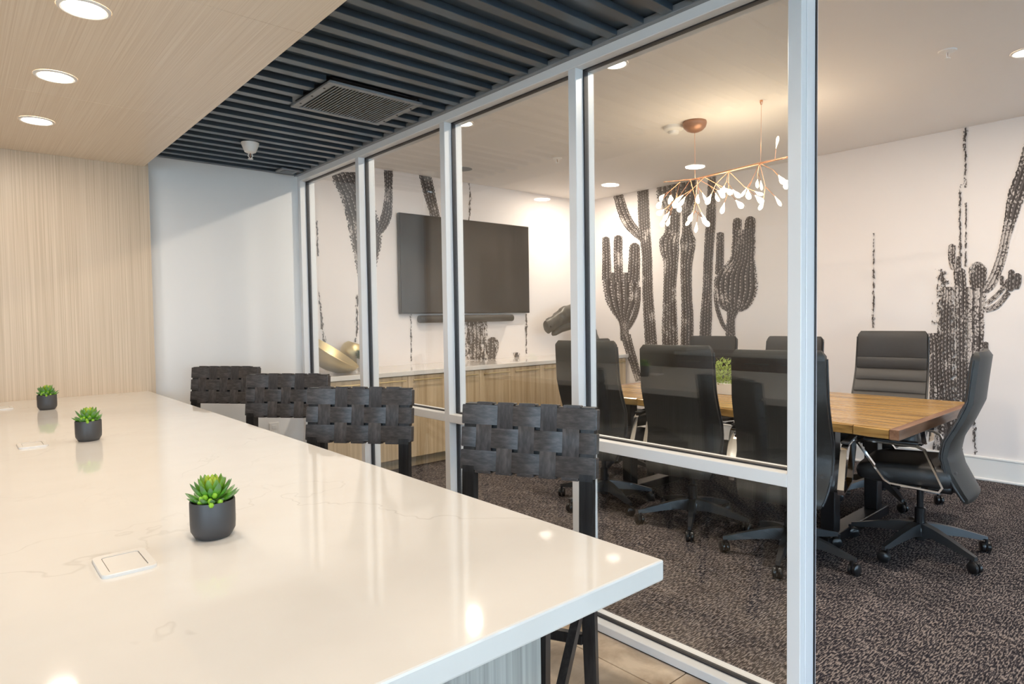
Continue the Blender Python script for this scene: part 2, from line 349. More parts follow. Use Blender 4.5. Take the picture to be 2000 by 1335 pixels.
# ------------------------------------------------------------------ setting: floors
fl = struct('floor', MB().box((X_L, YB, -0.12), (XF+0.03, Y_WHITE+0.1, -0.012)), 'grout')
tw, tl, gap = 0.60, 0.60, 0.004
tm = MB().box((-tw/2+gap/2, -tl/2+gap/2, -0.012), (tw/2-gap/2, tl/2-gap/2, 0.0), 0.0015).mesh('tile', 'tile')
tx0, ty0 = 1.845, 1.329
for i in range(-8, 1):
    for j in range(-6, 6):
        x0, x1, y0, y1 = tx0+i*tw, tx0+(i+1)*tw, ty0+j*tl, ty0+(j+1)*tl
        if x0 < X_L or x1 > XF+0.5 or y0 < -2.4 or y1 > 4.72: continue
        if x1 > XF+0.03:
            t = link('tile', MB().box((-(XF-x0)/2+gap/2, -tl/2+gap/2, -0.012), ((XF-x0)/2-gap/2, tl/2-gap/2, 0.0), 0.0015).mesh('tile', 'tile'), fl, ((x0+XF)/2, (y0+y1)/2, 0)) if not bpy.data.meshes.get('tile_cut') else link('tile', bpy.data.meshes['tile_cut'], fl, ((x0+XF)/2, (y0+y1)/2, 0))
            t.data.name = 'tile_cut'
        else: link('tile', tm, fl, ((x0+x1)/2, (y0+y1)/2, 0))
struct('floor_carpet', MB().box((XF+0.03, YB, -0.12), (X_R+0.1, Y_TV+0.1, 0.0)), 'carpet')

# ------------------------------------------------------------------ setting: walls
struct('wall_far', MB().box((X_L, Y_WHITE, 0), (XF+0.115, Y_WHITE+0.12, Z_CEIL)), 'white_wall')
wv = struct('wall_veneer', MB().box((X_L, Y_WOOD, 0), (0.985, Y_WHITE, Z_SLAT)), 'veneer_z')
struct('wall_left', MB().box((X_L-0.12, 0.25, 0), (X_L, Y_WHITE+0.12, Z_CEIL)), 'white_wall')
struct('wall_nook', MB().box((XF+0.0, Y_WHITE+0.12, 0), (XB, Y_TV+0.12, Z_CEIL)), 'white_wall')
w_tv = struct('wall_screen', MB().box((XF, Y_TV, 0), (X_R+0.12, Y_TV+0.12, Z_CEIL)), 'mural_wall')
w_r = struct('wall_right', MB().box((X_R, YB, 0), (X_R+0.12, Y_TV, Z_CEIL)), 'mural_wall')
bb = MB().box((X_R-0.016, YB, 0.0), (X_R, 4.75, 0.165)); bb.box((X_R-0.022, YB, 0.165), (X_R, 4.75, 0.187), 0.006); bb.box((X_R-0.03, YB, 0), (X_R-0.016, 4.75, 0.022), 0.006)
struct('baseboard_right', bb, 'trim_white')
struct('baseboard_far', MB().box((0.99, Y_WHITE-0.014, 0), (XF, Y_WHITE, 0.12), 0.004), 'trim_white')
struct('wall_bulkhead', MB().box((XF+0.001, YB, 2.404), (XB, Y_WHITE, Z_CEIL)), 'white_wall')
# ceilings
struct('ceiling', MB().box((XB, YB, Z_CEIL), (X_R+0.12, Y_TV+0.12, Z_CEIL+0.1)), 'ceil')
sof = empty('ceiling_soffit', (0, 0, Z_SOF)); sof['kind'] = 'structure'
seams = [YB, -1.60, -0.355, 0.90, 2.156, 3.408, Y_WOOD]
xs_ = [X_L, -1.58, -0.31, X_SOF]
for i in range(len(xs_)-1):
    for j in range(len(seams)-1):
        obj('veneer_panel', MB().box((xs_[i]+0.001, seams[j]+0.0012, 0), (xs_[i+1]-0.001, seams[j+1]-0.0012, 0.02), 0.001), 'veneer_y', sof)
obj('edge_board', MB().box((X_SOF-0.02, YB, 0.0205), (X_SOF-0.001, Y_WOOD, 0.45)), 'veneer_y', sof)
obj('backing_board', MB().box((X_L, YB, 0.0205), (X_SOF-0.021, Y_WOOD, 0.05)), 'grout', sof)
# ribbed slate ceiling
PIT, SW, SH = 0.1265, 0.046, 0.026
rib = empty('ceiling_ribbed', (0, 0, Z_SLAT)); rib['kind'] = 'structure'
obj('deck_panel', MB().box((X_SOF, YB, SH), (XF, Y_WHITE, SH+0.05)), 'slat', rib)
vent = (1.318, 1.812, 2.715, 3.155)
def slat_mesh(x0, x1): return MB().box((x0, 0, 0.0), (x1, SW, SH), 0.0015).mesh('slat', 'slat')
XS1 = 1.972
full = slat_mesh(X_SOF, XS1); left = slat_mesh(X_SOF, vent[0]); right = slat_mesh(vent[1], XS1)
k = -23
while True:
    y = 1.482 + PIT*k; k += 1
    if y > Y_WHITE-SW: break
    if y < -1.2: continue
    if y+SW > vent[2]+0.01 and y < vent[3]-0.01:
        link('slat', left, rib, (0, y, 0)); link('slat', right, rib, (0, y, 0))
    else: link('slat', full, rib, (0, y, 0))
obj('edge_trim', MB().box((XS1+0.003, YB, -0.004), (XF, Y_WHITE, SH-0.004), 0.002), 'slat_grey', rib)

# ------------------------------------------------------------------ setting: glass wall
gw = empty('wall_glass', (XF, 0, 0)); gw['kind'] = 'structure'
D = XB-XF; FW = 0.044; GX = XG-XF
def frame_bar(name, a, b): return obj(name, MB().box(a, b, 0.002), 'alu', gw)
mull = [0.909+0.9455*k for k in range(5)]            # near (camera side) face of each upright
mull[4] = 4.655
ZR0, ZR1, ZS, ZH0, ZH1 = 0.762, 0.806, 0.034, 2.359, 2.403
frame_bar('header', (0, -0.02, ZH0), (D, Y_WHITE, ZH1))
frame_bar('sill', (0, mull[0]+FW, 0), (D, Y_WHITE, ZS))
obj('sill_gasket', MB().box((GX-0.010, mull[0]+FW, ZS-0.004), (GX+0.010, mull[4], ZS+0.0015)), 'gasket', gw)
for i, y in enumerate(mull):
    frame_bar('mullion', (0, y, ZS+0.0005 if i else 0.0), (D, y+FW, ZH0-0.0005))
frame_bar('door_stop', (0.030, mull[0]-0.0035, 0), (0.060, mull[0]-0.0003, ZH0))
obj('door_seal', MB().box((D-0.022, mull[0]-0.0035, 0), (D-0.013, mull[0]-0.0003, ZH0)), 'gasket', gw)
frame_bar('mullion', (0, -0.064, 0), (D, -0.02, ZH1))
bead = 0.006
for i in range(4):
    y0, y1 = mull[i]+FW, mull[i+1]
    frame_bar('rail', (0, y0, ZR0), (D, y1, ZR1))
    for (z0, z1) in ((ZS, ZR0), (ZR1, ZH0)):
        obj('pane', MB().box((GX-0.005, y0, z0), (GX+0.005, y1, z1)), 'glass', gw)
        g = MB()
        for (a, b) in (((y0, z0), (y1, z0+bead)), ((y0, z1-bead), (y1, z1)), ((y0, z0), (y0+bead*1.3, z1)), ((y1-bead*1.3, z0), (y1, z1))):
            g.box((GX-0.012, a[0], a[1]), (GX+0.012, b[0], b[1]))
        obj('gasket', g, 'gasket', gw)
# part of the same wall behind the photographer
frame_bar('sill', (0, YB, 0), (D, -0.064, ZS)); frame_bar('header', (0, YB, ZH0), (D, -0.064, ZH1)); frame_bar('mullion', (0, -1.55, ZS), (D, -1.506, ZH0))
for (y0, y1) in ((YB, -1.55), (-1.506, -0.064)): obj('pane', MB().box((GX-0.005, y0, ZS), (GX+0.005, y1, ZH0)), 'glass', gw)

# window front behind the photographer (daylight comes in here)
for wn, (x0, x1) in enumerate(((X_L, XF), (XB, X_R))):
    wd = empty('window_%d' % (wn+1), (x0, YB, 0)); wd['kind'] = 'structure'; ww = x1-x0
    zt = Z_CEIL if wn else Z_SOF+0.05
    n = 4 if wn == 0 else 3
    for q in range(n+1):
        xx = min(ww*q/n, ww-0.06) if q else 0
        obj('mullion', MB().box((xx, -0.1, 0.1), (xx+0.06, 0.0, zt-0.08), 0.003), 'facade', wd)
    for z0, z1 in ((0, 0.1), (zt-0.08, zt)): obj('rail', MB().box((0, -0.1, z0), (ww, 0, z1), 0.003), 'facade', wd)
    for q in range(n): obj('pane', MB().box((ww*q/n, -0.055, 0.1), (ww*(q+1)/n, -0.045, zt-0.08)), 'glass', wd)
wd = empty('window_3', (X_L, YB, 0)); wd['kind'] = 'structure'
for q in range(6):
    yy = (0.25-YB-0.06)*q/5; obj('mullion', MB().box((-0.1, yy, 0.1), (0, yy+0.06, Z_SOF-0.08), 0.003), 'facade', wd)
    if q < 5: obj('pane', MB().box((-0.055, yy+0.06, 0.1), (-0.045, (0.25-YB-0.06)*(q+1)/5, Z_SOF-0.08)), 'glass', wd)
for z0, z1 in ((0, 0.1), (Z_SOF-0.08, Z_SOF+0.05)): obj('rail', MB().box((-0.1, 0, z0), (0, 0.25-YB, z1), 0.003), 'facade', wd)
struct('ground', MB().box((-60, -60, -0.3), (60, 60, -0.14)), 'paving')

# ------------------------------------------------------------------ mural prints
def ribbon(rows, plane, pos, n, off, sub=4):
    """rows of ((xl,yl),(xr,yr)) pixels -> points on the wall plane; returns list of (L,R) points"""
    pts = [(Vector(a), Vector(b)) for a, b in rows]
    out = []
    def cr(p0, p1, p2, p3, t): return 0.5*((2*p1)+(p2-p0)*t+(2*p0-5*p1+4*p2-p3)*t*t+(3*p1-p0-3*p2+p3)*t**3)
    for i in range(len(pts)-1):
        for s in range(sub):
            t = s/sub; q = [pts[max(0, min(len(pts)-1, i+d))] for d in (-1, 0, 1, 2)]
            out.append((cr(*[p[0] for p in q], t), cr(*[p[1] for p in q], t)))
    out.append(pts[-1])
    f = on_y if plane == 'y' else on_x
    return [(f(a.x, a.y, pos-off if True else 0), f(b.x, b.y, pos-off)) for a, b in out]
def mural(name, plane, pos, mat, strips, parent, off0):
    v, fcs, uvr, uve = [], [], [], []
    for si, (n, rows) in enumerate(strips):
        pr = ribbon(rows, plane, pos, n, off0+0.00025*si); ln = 0
        o = len(v); rr = []
        for i, (a, b) in enumerate(pr):
            for p in (a, b):
                p.z = max(0.19 if plane == 'x' else 0.0, min(Z_CEIL-0.001, p.z))
                if plane == 'y': p.x = min(p.x, X_R-0.002)
                else: p.y = min(p.y, Y_TV-0.002)
            if i: ln += ((a+b)/2-(pr[i-1][0]+pr[i-1][1])/2).length
            v += [tuple(a), tuple(b)]; rr.append(ln)
        for i in range(len(pr)-1):
            fcs.append((o+2*i, o+2*i+1, o+2*i+3, o+2*i+2))
            for (u, j) in ((0, i), (1, i), (1, i+1), (0, i+1)):
                uvr.append((u*n, rr[j])); uve.append((u, rr[j]/max(ln, 1e-6)))
    m = bpy.data.meshes.new(name); m.from_pydata(v, [], fcs); m.materials.append(M[mat])
    for nm, data in (('rib', uvr), ('edge', uve)):
        l = m.uv_layers.new(name=nm); l.data.foreach_set('uv', [c for uv in data for c in uv])
    m.update(); return link(name, m, parent)
H = lambda *rows: [((xl, y), (xr, y)) for (y, xl, xr) in rows]
def finger(xl, xr, yt, *rows):
    w = xr-xl; c = (xl+xr)/2
    return H((yt, c-w*0.12, c+w*0.12), (yt+w*0.12, c-w*0.33, c+w*0.33), (yt+w*0.38, xl, xr), *rows)
tvm = [
 (7, H((336,644,702),(360,652,716),(380,662,726),(420,674,738),(450,679,746),(480,686,745),(525,695,735),(560,702,726),(592,711,717))),
 (4, H((332,749,768),(372,751,767),(400,748,767),(425,742,765),(445,735,756),(462,726,742))),
 (4, H((340,817,843),(380,827,851),(425,841,860),(470,852,868))),
]
mural('mural_print', 'y', Y_TV, 'mural', tvm, w_tv, 0.001)
tvs = [(2, H((350,912,920),(395,914,923),(430,913,918))), (2, H((430,616,622),(500,618,624))), (3, H((565,619,624),(610,622,632),(668,627,638))),
 (2, H((575,694,702),(640,692,702),(668,690,698))), (2, H((612,800,806),(705,801,806))), (2, H((612,1024,1032),(690,1025,1031))), (2, H((688,999,1018),(700,999,1018)))]
mural('mural_ink', 'y', Y_TV, 'speck', tvs, w_tv, 0.0025)
mural('mural_ink_dense', 'y', Y_TV, 'speck_dense', [(6, H((626,904,952),(660,908,952),(702,908,950))), (3, finger(950, 974, 658, (690, 950, 973), (702, 948, 972)))], w_tv, 0.004)
rm = [
 (3, [((1197,382),(1217,377)),((1206,415),(1226,406)),((1217,440),(1237,430)),((1236,460),(1250,447)),((1250,470),(1258,462))]),
 (5, H((368,1244,1267),(450,1247,1271),(498,1253,1274),(570,1254,1276),(618,1256,1280),(672,1259,1284),(700,1260,1284))),
 (6, H((532,1175,1250),(560,1176,1250),(590,1183,1247),(612,1196,1236),(632,1209,1229),(665,1211,1230))),
 (3, finger(1176, 1191, 462, (500,1176,1193), (545,1175,1195))), (3, finger(1199, 1216, 459, (500,1198,1216), (550,1200,1218))), (4, finger(1229, 1250, 474, (510,1227,1251), (550,1224,1250))),
 (3, [((1240,560),(1252,560)),((1242,590),(1251,592)),((1234,615),(1244,620)),((1224,636),(1230,644))]),
 (3, [((1212,655),(1232,652)),((1219,680),(1238,676)),((1231,715),(1247,708)),((1241,745),(1254,742))]),
 (9, H((345,1280,1363),(378,1281,1363),(398,1286,1358),(414,1296,1352))),
 (5, H((400,1296,1330),(450,1298,1328),(468,1287,1327),(490,1288,1327),(512,1295,1325),(560,1295,1321),(600,1294,1322),(640,1292,1324),(690,1293,1326))),
 (4, H((400,1332,1349),(450,1332,1352),(468,1328,1359),(490,1329,1357),(520,1328,1352),(580,1330,1352),(620,1330,1355),(690,1328,1354))),
 (4, H((338,1383,1399),(430,1378,1398),(500,1374,1393),(560,1372,1391),(620,1367,1391),(690,1365,1388))),
 (3, finger(1431, 1449, 425, (456,1430,1449))), (3, finger(1455, 1476, 422, (456,1452,1475))), (3, finger(1399, 1414, 453, (500,1398,1414),(535,1396,1414))),
 (9, H((448,1430,1475),(480,1428,1476),(505,1424,1475),(525,1405,1478),(545,1394,1480),(565,1393,1481),(585,1397,1474),(600,1406,1464),(608,1418,1450))),
 (4, H((604,1419,1447),(625,1419,1436),(670,1415,1438))),
 (2, [((1393,570),(1401,566)),((1397,605),(1405,600)),((1408,635),(1414,628)),((1418,648),(1422,640))]),
]
mural('mural_print', 'x', X_R, 'mural', rm, w_r, 0.001)
rl = [
 (3, [((2010,240),(2036,255)),((1986,329),(2016,345)),((1968,378),(2000,392)),((1959,441),(1977,455)),((1947,498),(1964,510)),((1930,543),(1946,556)),((1918,562),(1930,572))]),
 (3, H((560,1886,1929),(600,1886,1925),(650,1887,1923),(698,1886,1922),(790,1886,1920))),
 (4, [((1924,600),(1926,610)),((1945,591),(1950,602)),((1966,566),(1974,574))]),
 (3, [((1926,588),(1930,596)),((1945,572),(1950,580)),((1960,553),(1968,558))]),
]
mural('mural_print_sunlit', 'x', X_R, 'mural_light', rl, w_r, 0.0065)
rd = [
 (3, finger(1862, 1886, 522, (560,1864,1888),(620,1866,1888),(690,1868,1888),(790,1868,1888))),
 (6, finger(1892, 1927, 511, (545,1892,1927),(562,1896,1924))),
 (2, finger(1852, 1867, 476, (505,1852,1866),(526,1857,1868))), (2, finger(1868, 1877, 500, (532,1867,1878))),
 (2, finger(1969, 1982, 526, (545,1968,1982))), (3, finger(1978, 1996, 533, (552,1977,1995),(564,1980,1990))), (3, finger(1962, 1982, 543, (560,1963,1982),(568,1967,1978))), (2, finger(1953, 1961, 538, (556,1953,1961))),
 (3, finger(1919, 1931, 667, (700,1918,1930),(716,1920,1926))),
 (4, H((650,1812,1836),(690,1815,1842),(790,1815,1845))),
]
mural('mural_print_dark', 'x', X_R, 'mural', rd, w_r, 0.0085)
mural('mural_ink', 'x', X_R, 'speck', [(2, H((245,1878,1892),(300,1880,1891),(366,1881,1890))), (2, H((360,1871,1881),(420,1870,1879),(500,1871,1882))), (2, H((395,1884,1890),(520,1882,1890))),
  (2, H((455,1704,1709),(640,1701,1710))), (4, H((815,1895,1911),(888,1899,1910))), (5, H((820,1812,1862),(884,1816,1858))), (4, H((525,1826,1850),(580,1820,1866),(640,1818,1868)))], w_r, 0.0115)
mural('mural_ink_dense', 'x', X_R, 'speck_dense', [(6, H((560,1838,1866),(620,1832,1868),(700,1830,1870),(790,1838,1872))), (4, H((780,1812,1888),(884,1822,1880)))], w_r, 0.014)

# ------------------------------------------------------------------ island
wt = obj('island_worktop', MB().box((-0.45, 0.672, Z_ISL-0.038), (0.943, Y_WOOD, Z_ISL), 0.004, 2), 'quartz')
tag(wt, 'long white quartz island worktop with faint grey veins', 'worktop')
isl = empty('island_cabinet', (0.1, 2.64, 0)); tag(isl, 'grey wood-grain island base under the white quartz worktop', 'island')
zt_ = Z_ISL-0.0385
obj('end_panel', MB().box((-0.52, 0.690-2.64, 0.08), (0.555, 0.712-2.64, zt_), 0.001), 'veneer_grey', isl)
obj('body', MB().box((-0.50, 0.713-2.64, 0.08), (0.53, Y_WOOD-2.64-0.002, zt_)), 'veneer_grey', isl)
for q in range(4):
    y0 = 0.713-2.64+q*0.974
    obj('side_panel', MB().box((0.531, y0+0.002, 0.08), (0.555, y0+0.972, zt_), 0.001), 'veneer_grey', isl)
obj('plinth', MB().box((-0.46, 0.74-2.64, 0), (0.50, Y_WOOD-2.64-0.002, 0.08)), 'black_plastic', isl)

# flush power outlets on the worktop
def power_pad(x, y, label):
    t = empty('power_outlet', (x, y, Z_ISL)); tag(t, label, 'power outlet', 'pop-up outlets along the island')
    fr = MB(); o_ = rrect(0, 0, 0.086, 0.118, 0.012); i_ = rrect(0, -0.002, 0.060, 0.090, 0.006)
    n = len(o_)
    fr.loft([[(a, b, 0) for a, b in o_], [(a, b, 0.0048) for a, b in o_], [(a*0.98, b*0.985, 0.006) for a, b in o_], [(a, b, 0.006) for a, b in i_], [(a, b, 0.0015) for a, b in i_]], cap=False)
    obj('frame', fr, 'pad', t, smooth=30)
    obj('lid', MB().loft([[(a, b, z) for a, b in rrect(0, -0.0025, 0.0575, 0.087, 0.005)] for z in (0.001, 0.0054)]), 'pad', t)
    return t
power_pad(0.222, 1.325, 'white pop-up outlet on the worktop nearest the camera')
power_pad(0.208, 2.86, 'white pop-up outlet beside the middle succulent')
power_pad(0.190, 4.235, 'white pop-up outlet at the wood-wall end of the worktop')

# succulents in charcoal pots
def leaf_mesh(name, ln, wd, th, mat, curl=0.25):
    L = []
    for t, k in ((0.0, 0.35), (0.2, 0.7), (0.45, 0.95), (0.65, 1.0), (0.82, 0.78), (0.93, 0.42), (1.0, 0.04)):
        y = ln*t; z = curl*ln*t*t
        L.append([(wd/2*k*math.cos(a), y, z+th/2*k*math.sin(a)) for a in [2*math.pi*j/6 for j in range(6)]])
    return MB().loft(L).mesh(name, mat, 60)
LF = [leaf_mesh('leaf', 0.049, 0.016, 0.0075, 'leaf_out'), leaf_mesh('leaf', 0.041, 0.0155, 0.007, 'leaf_mid', 0.3), leaf_mesh('leaf', 0.031, 0.0135, 0.006, 'leaf_in', 0.35), leaf_mesh('leaf', 0.021, 0.0125, 0.0115, 'leaf_mid', 0.1)]
pot_mb = MB().lathe([(0.036, 0.0), (0.040, 0.004), (0.0475, 0.016), (0.0485, 0.03), (0.0485, 0.073), (0.0475, 0.0755), (0.045, 0.0745), (0.0445, 0.058)], n=40, cap=False)
pot_mb.lathe([(0.0005, 0.0), (0.036, 0.0)], n=40, cap=False)
POT = pot_mb.mesh('pot', 'pot', 40); SOIL = MB().lathe([(0.0005, 0.066), (0.02, 0.068), (0.044, 0.062)], n=24, cap=False).mesh('soil', 'soil', 50)
def succulent(x, y, rz, label, seed, cam_a):
    rnd = random.Random(seed); t = empty('potted_succulent', (x, y, Z_ISL), rz); tag(t, label, 'potted plant', 'succulents along the island')
    t.scale = (0.88, 0.88, 1.0); link('pot', POT, t); link('soil', SOIL, t)
    def leaf(i, az, el, r0, z0, s=1.0): link('leaf', LF[i], t, (r0*math.cos(az), r0*math.sin(az), z0), (el, 0, az-math.pi/2), (s, s, s))
    for i in range(15): leaf(0, i*2*math.pi/15+rnd.uniform(-.1, .1), R(8)+rnd.uniform(-.1, .15), 0.010, 0.070, rnd.uniform(.88, 1.1))
    for i in range(13): leaf(0, i*2*math.pi/13+0.2+rnd.uniform(-.1, .1), R(30)+rnd.uniform(-.1, .1), 0.009, 0.076, rnd.uniform(.88, 1.08))
    for i in range(10): leaf(1, i*2*math.pi/10+0.1+rnd.uniform(-.1, .1), R(46)+rnd.uniform(-.08, .08), 0.008, 0.082, rnd.uniform(.95, 1.15))
    for i in range(8): leaf(2, i*2*math.pi/8+rnd.uniform(-.1, .1), R(60), 0.006, 0.090, rnd.uniform(.95, 1.1))
    for i in range(5): leaf(2, i*2*math.pi/5+0.3, R(76), 0.003, 0.093, 0.85)
    for (da, dz, dr) in ((-.7, .070, .026), (-.35, .081, .026), (-.05, .074, .030), (.2, .083, .024), (.45, .070, .031), (.0, .067, .036), (-.55, .078, .028)):
        leaf(3, cam_a-rz+da, R(28), dr, dz, 1.0)
succulent(0.388, 1.372, 0.3, 'succulent in charcoal pot, largest and nearest of the three on the island', 1, -1.9)
succulent(0.375, 2.830, 1.4, 'succulent in charcoal pot, middle of the three on the island', 2, -1.75)
succulent(0.360, 4.020, 2.6, 'succulent in charcoal pot, farthest one, close to the wood wall', 3, -1.7)

# ------------------------------------------------------------------ bar stools (local: sitter faces +y, back at -y)
def strap_mesh(n_cross, over_first, length, width, cross_pitch, cross_w, amp, axis, mat, th=0.0026):
    """woven strap along local x (axis 'h') or z (axis 'v'), bulging +y where it passes over"""
    loops = []; hw = cross_w/2; cs = [(k-(n_cross-1)/2)*cross_pitch for k in range(n_cross)]; mid = (n_cross-1)//2
    under = [c for k, c in enumerate(cs) if ((k-mid) % 2 == 0) != over_first]
    st = sorted(set([-length/2, length/2]+[c+d for c in under for d in (-hw, -hw+0.004, -hw+0.010, hw-0.010, hw-0.004, hw)]))
    for s in st:
        y = amp
        for c in under:
            g = (hw-abs(s-c))/0.010
            if g > 0: y = amp-2*amp*min(1, g)
        q = [(-width/2, -th/2), (width/2, -th/2), (width/2, th/2), (-width/2, th/2)]
        loops.append([(s, y+b, a) if axis == 'h' else (a, y+b, s) for a, b in q])
    return MB().loft(loops).mesh('strap', mat, 35)
SWD, SHT = 0.468, 0.232          # back panel width and height
hs = []
def make_stool():
    t = empty('bar_stool', (0, 0, 0))
    ZP0 = 0.80; rec = R(7)
    pan = empty('back_panel', (0, -0.215, ZP0)); pan.parent = t; pan.rotation_euler = (rec, 0, 0)
    vp = 0.0765; hp = 0.0765
    vm0 = strap_mesh(3, False, SHT+0.006, 0.056, hp, 0.066, 0.0026, 'v', 'strap_v')
    vm1 = strap_mesh(3, True, SHT+0.006, 0.056, hp, 0.066, 0.0026, 'v', 'strap_v')
    hm0 = strap_mesh(5, True, SWD, 0.066, vp, 0.056, 0.0026, 'h', 'strap'); hm1 = strap_mesh(5, False, SWD, 0.066, vp, 0.056, 0.0026, 'h', 'strap')
    # children of the panel part are sub-parts
    for i in range(5): link('strap', vm1 if i % 2 == 0 else vm0, pan, ((i-2)*vp, 0.016, SHT/2))
    for j in range(3): link('strap', hm1 if j == 1 else hm0, pan, (0, 0.016, SHT/2+(j-1)*hp))
    obj('top_bar', MB().box((-SWD/2+0.012, -0.012, SHT-0.028), (SWD/2-0.012, 0.010, SHT-0.002), 0.005, 2), 'black_wood', pan, smooth=40)
    obj('bottom_bar', MB().box((-SWD/2+0.012, -0.012, 0.002), (SWD/2-0.012, 0.010, 0.028), 0.005, 2), 'black_wood', pan, smooth=40)
    obj('back_lining', MB().box((-SWD/2+0.03, -0.006, 0.02), (SWD/2-0.03, 0.004, SHT-0.02)), 'leather', pan)
    for s in (-1, 1):                                   # strap ends wrapped round the posts
        for j in range(3): obj('strap_wrap', MB().box((s*SWD/2-0.004*s, -0.020, SHT/2+(j-1)*hp-0.033), (s*(SWD/2+0.003), 0.020, SHT/2+(j-1)*hp+0.033), 0.003), 'strap', pan)
    tw_ = MB().box((-0.029, -0.018, -0.005), (0.029, 0.020, 0.005), 0.003).mesh('strap_wrap', 'strap_v')
    for i in range(5):
        for z in (SHT-0.001, 0.001): link('strap_wrap', tw_, pan, ((i-2)*vp, 0, z))
    ty = -0.215-math.sin(rec)*SHT
    for s in (-1, 1):
        x = s*(SWD/2-0.028)
        # rear post: leg rising into the reclined back
        P = MB(); w, d = 0.044, 0.036
        def sec(y, z, k=1): return [(x-w/2*k, y-d/2*k, z), (x+w/2*k, y-d/2*k, z), (x+w/2*k, y+d/2*k, z), (x-w/2*k, y+d/2*k, z)]
        P.loft([sec(-0.255, 0, 0.85), sec(-0.215, 0.45), sec(-0.205, 0.62), sec(-0.212, 0.80), sec(-0.222, 0.86), sec(ty-0.004, ZP0+SHT*0.985)])
        obj('leg', P, 'black_wood', t)
        Q = MB(); x2 = s*(SWD/2-0.03)
        Q.loft([[(x2-0.019, y-0.019, z), (x2+0.019, y-0.019, z), (x2+0.019, y+0.019, z), (x2-0.019, y+0.019, z)] for y, z in ((0.255, 0), (0.225, 0.62))])
        obj('leg', Q, 'black_wood', t)
        # diagonal side brace
        obj('brace', MB().sweep([(x2, -0.205, 0.50), (x2, 0.225, 0.16)], 0.024, 0.036, (1, 0, 0)), 'black_wood', t)
        obj('seat_rail', MB().box((x2-0.016, -0.19, 0.575), (x2+0.016, 0.21, 0.62), 0.004), 'black_wood', t)
    for y, z in ((-0.20, 0.575), (0.212, 0.575)): obj('seat_rail', MB().box((-SWD/2+0.05, y-0.016, z), (SWD/2-0.05, y+0.016, z+0.045), 0.004), 'black_wood', t)
    obj('footrest', MB().box((-SWD/2+0.05, 0.222, 0.20), (SWD/2-0.05, 0.250, 0.235), 0.004), 'black_wood', t)
    obj('footrest', MB().box((-SWD/2+0.05, -0.242, 0.26), (SWD/2-0.05, -0.214, 0.295), 0.004), 'black_wood', t)
    # woven seat
    sp = 0.084
    for i in range(5): 
        mm = strap_mesh(5, i % 2 == 0, 0.43, 0.066, sp, 0.066, 0.0026, 'h', 'strap'); link('seat_strap', mm, t, ((i-2)*sp, 0.004, 0.626), (R(90), 0, R(90)))
    for j in range(5):
        mm = strap_mesh(5, j % 2 == 1, SWD-0.02, 0.066, sp, 0.066, 0.0026, 'h', 'strap_v'); link('seat_strap', mm, t, (0, 0.004+(j-2)*sp, 0.626), (R(90), 0, 0))
    return t
stool = make_stool()
ZT = 1.04
pairs = [((1.324, 1.76), (1.531, 1.346), 'woven black leather bar stool nearest the camera'), ((1.157, 2.656), (1.446, 2.294), 'woven black leather bar stool, second from the camera'),
         ((1.212, 3.595), (1.519, 3.22), 'woven black leather bar stool, third from the camera'), ((1.165, 4.498), (1.473, 4.102), 'woven black leather bar stool farthest away, against the white wall')]
for i, (a, b, lab) in enumerate(pairs):
    o = stool if i == 0 else copy_tree(stool)
    a, b = Vector(a), Vector(b); c = (a+b)/2; d = (b-a).normalized()          # from left to right end of the back as seen
    fx = Vector((d.y, -d.x))                                                  # sitter faces the island
    if fx.x > 0: fx = -fx
    ang = math.atan2(fx.y, fx.x)-math.pi/2
    ctr = c + fx*0.232
    o.location = (ctr.x, ctr.y, 0); o.rotation_euler = (0, 0, ang)
    tag(o, lab, 'bar stool', 'bar stools along the island')

# ------------------------------------------------------------------ meeting room: table
ZTB = 0.75
tb = empty('conference_table', (4.1, 2.3, 0)); tag(tb, 'long golden wood conference table with dark end board and chunky split-wood edge', 'table')
TXL = [(1.12, 3.43), (1.7, 3.50), (2.2, 3.555), (2.8, 3.56), (3.35, 3.53)]
def xl_at(y):
    for (y0, x0), (y1, x1) in zip(TXL, TXL[1:]):
        if y <= y1: return x0+(x1-x0)*(y-y0)/(y1-y0)
    return TXL[-1][1]
TXR = 4.77
def table_board(fr0, fr1):
    L = []
    for q in range(13):
        y = 1.12+(3.35-1.12)*q/12; a = xl_at(y); w_ = TXR-a
        x0, x1 = a+w_*fr0+0.0007, a+w_*fr1-0.0007
        L.append([(x0-4.1, y-2.3, ZTB-0.045), (x1-4.1, y-2.3, ZTB-0.045), (x1-4.1, y-2.3, ZTB), (x0-4.1, y-2.3, ZTB)])
    return MB().loft(L)
fr = [0.0, 0.13, 0.31, 0.46, 0.66, 0.83, 1.0]
for i in range(6): obj('board', table_board(fr[i], fr[i+1]), 'oak', tb)
for (y0, y1) in ((1.075, 1.1195), (3.351, 3.40)):
    a = xl_at(max(1.12, min(3.35, y0)))
    obj('end_board', MB().box((a-4.1-(0.02 if y0 < 2 else 0), y0-2.3, ZTB-0.05), (TXR-4.1, y1-2.3, ZTB+0.001), 0.002), 'walnut', tb)
rnd = random.Random(5); y = 1.122
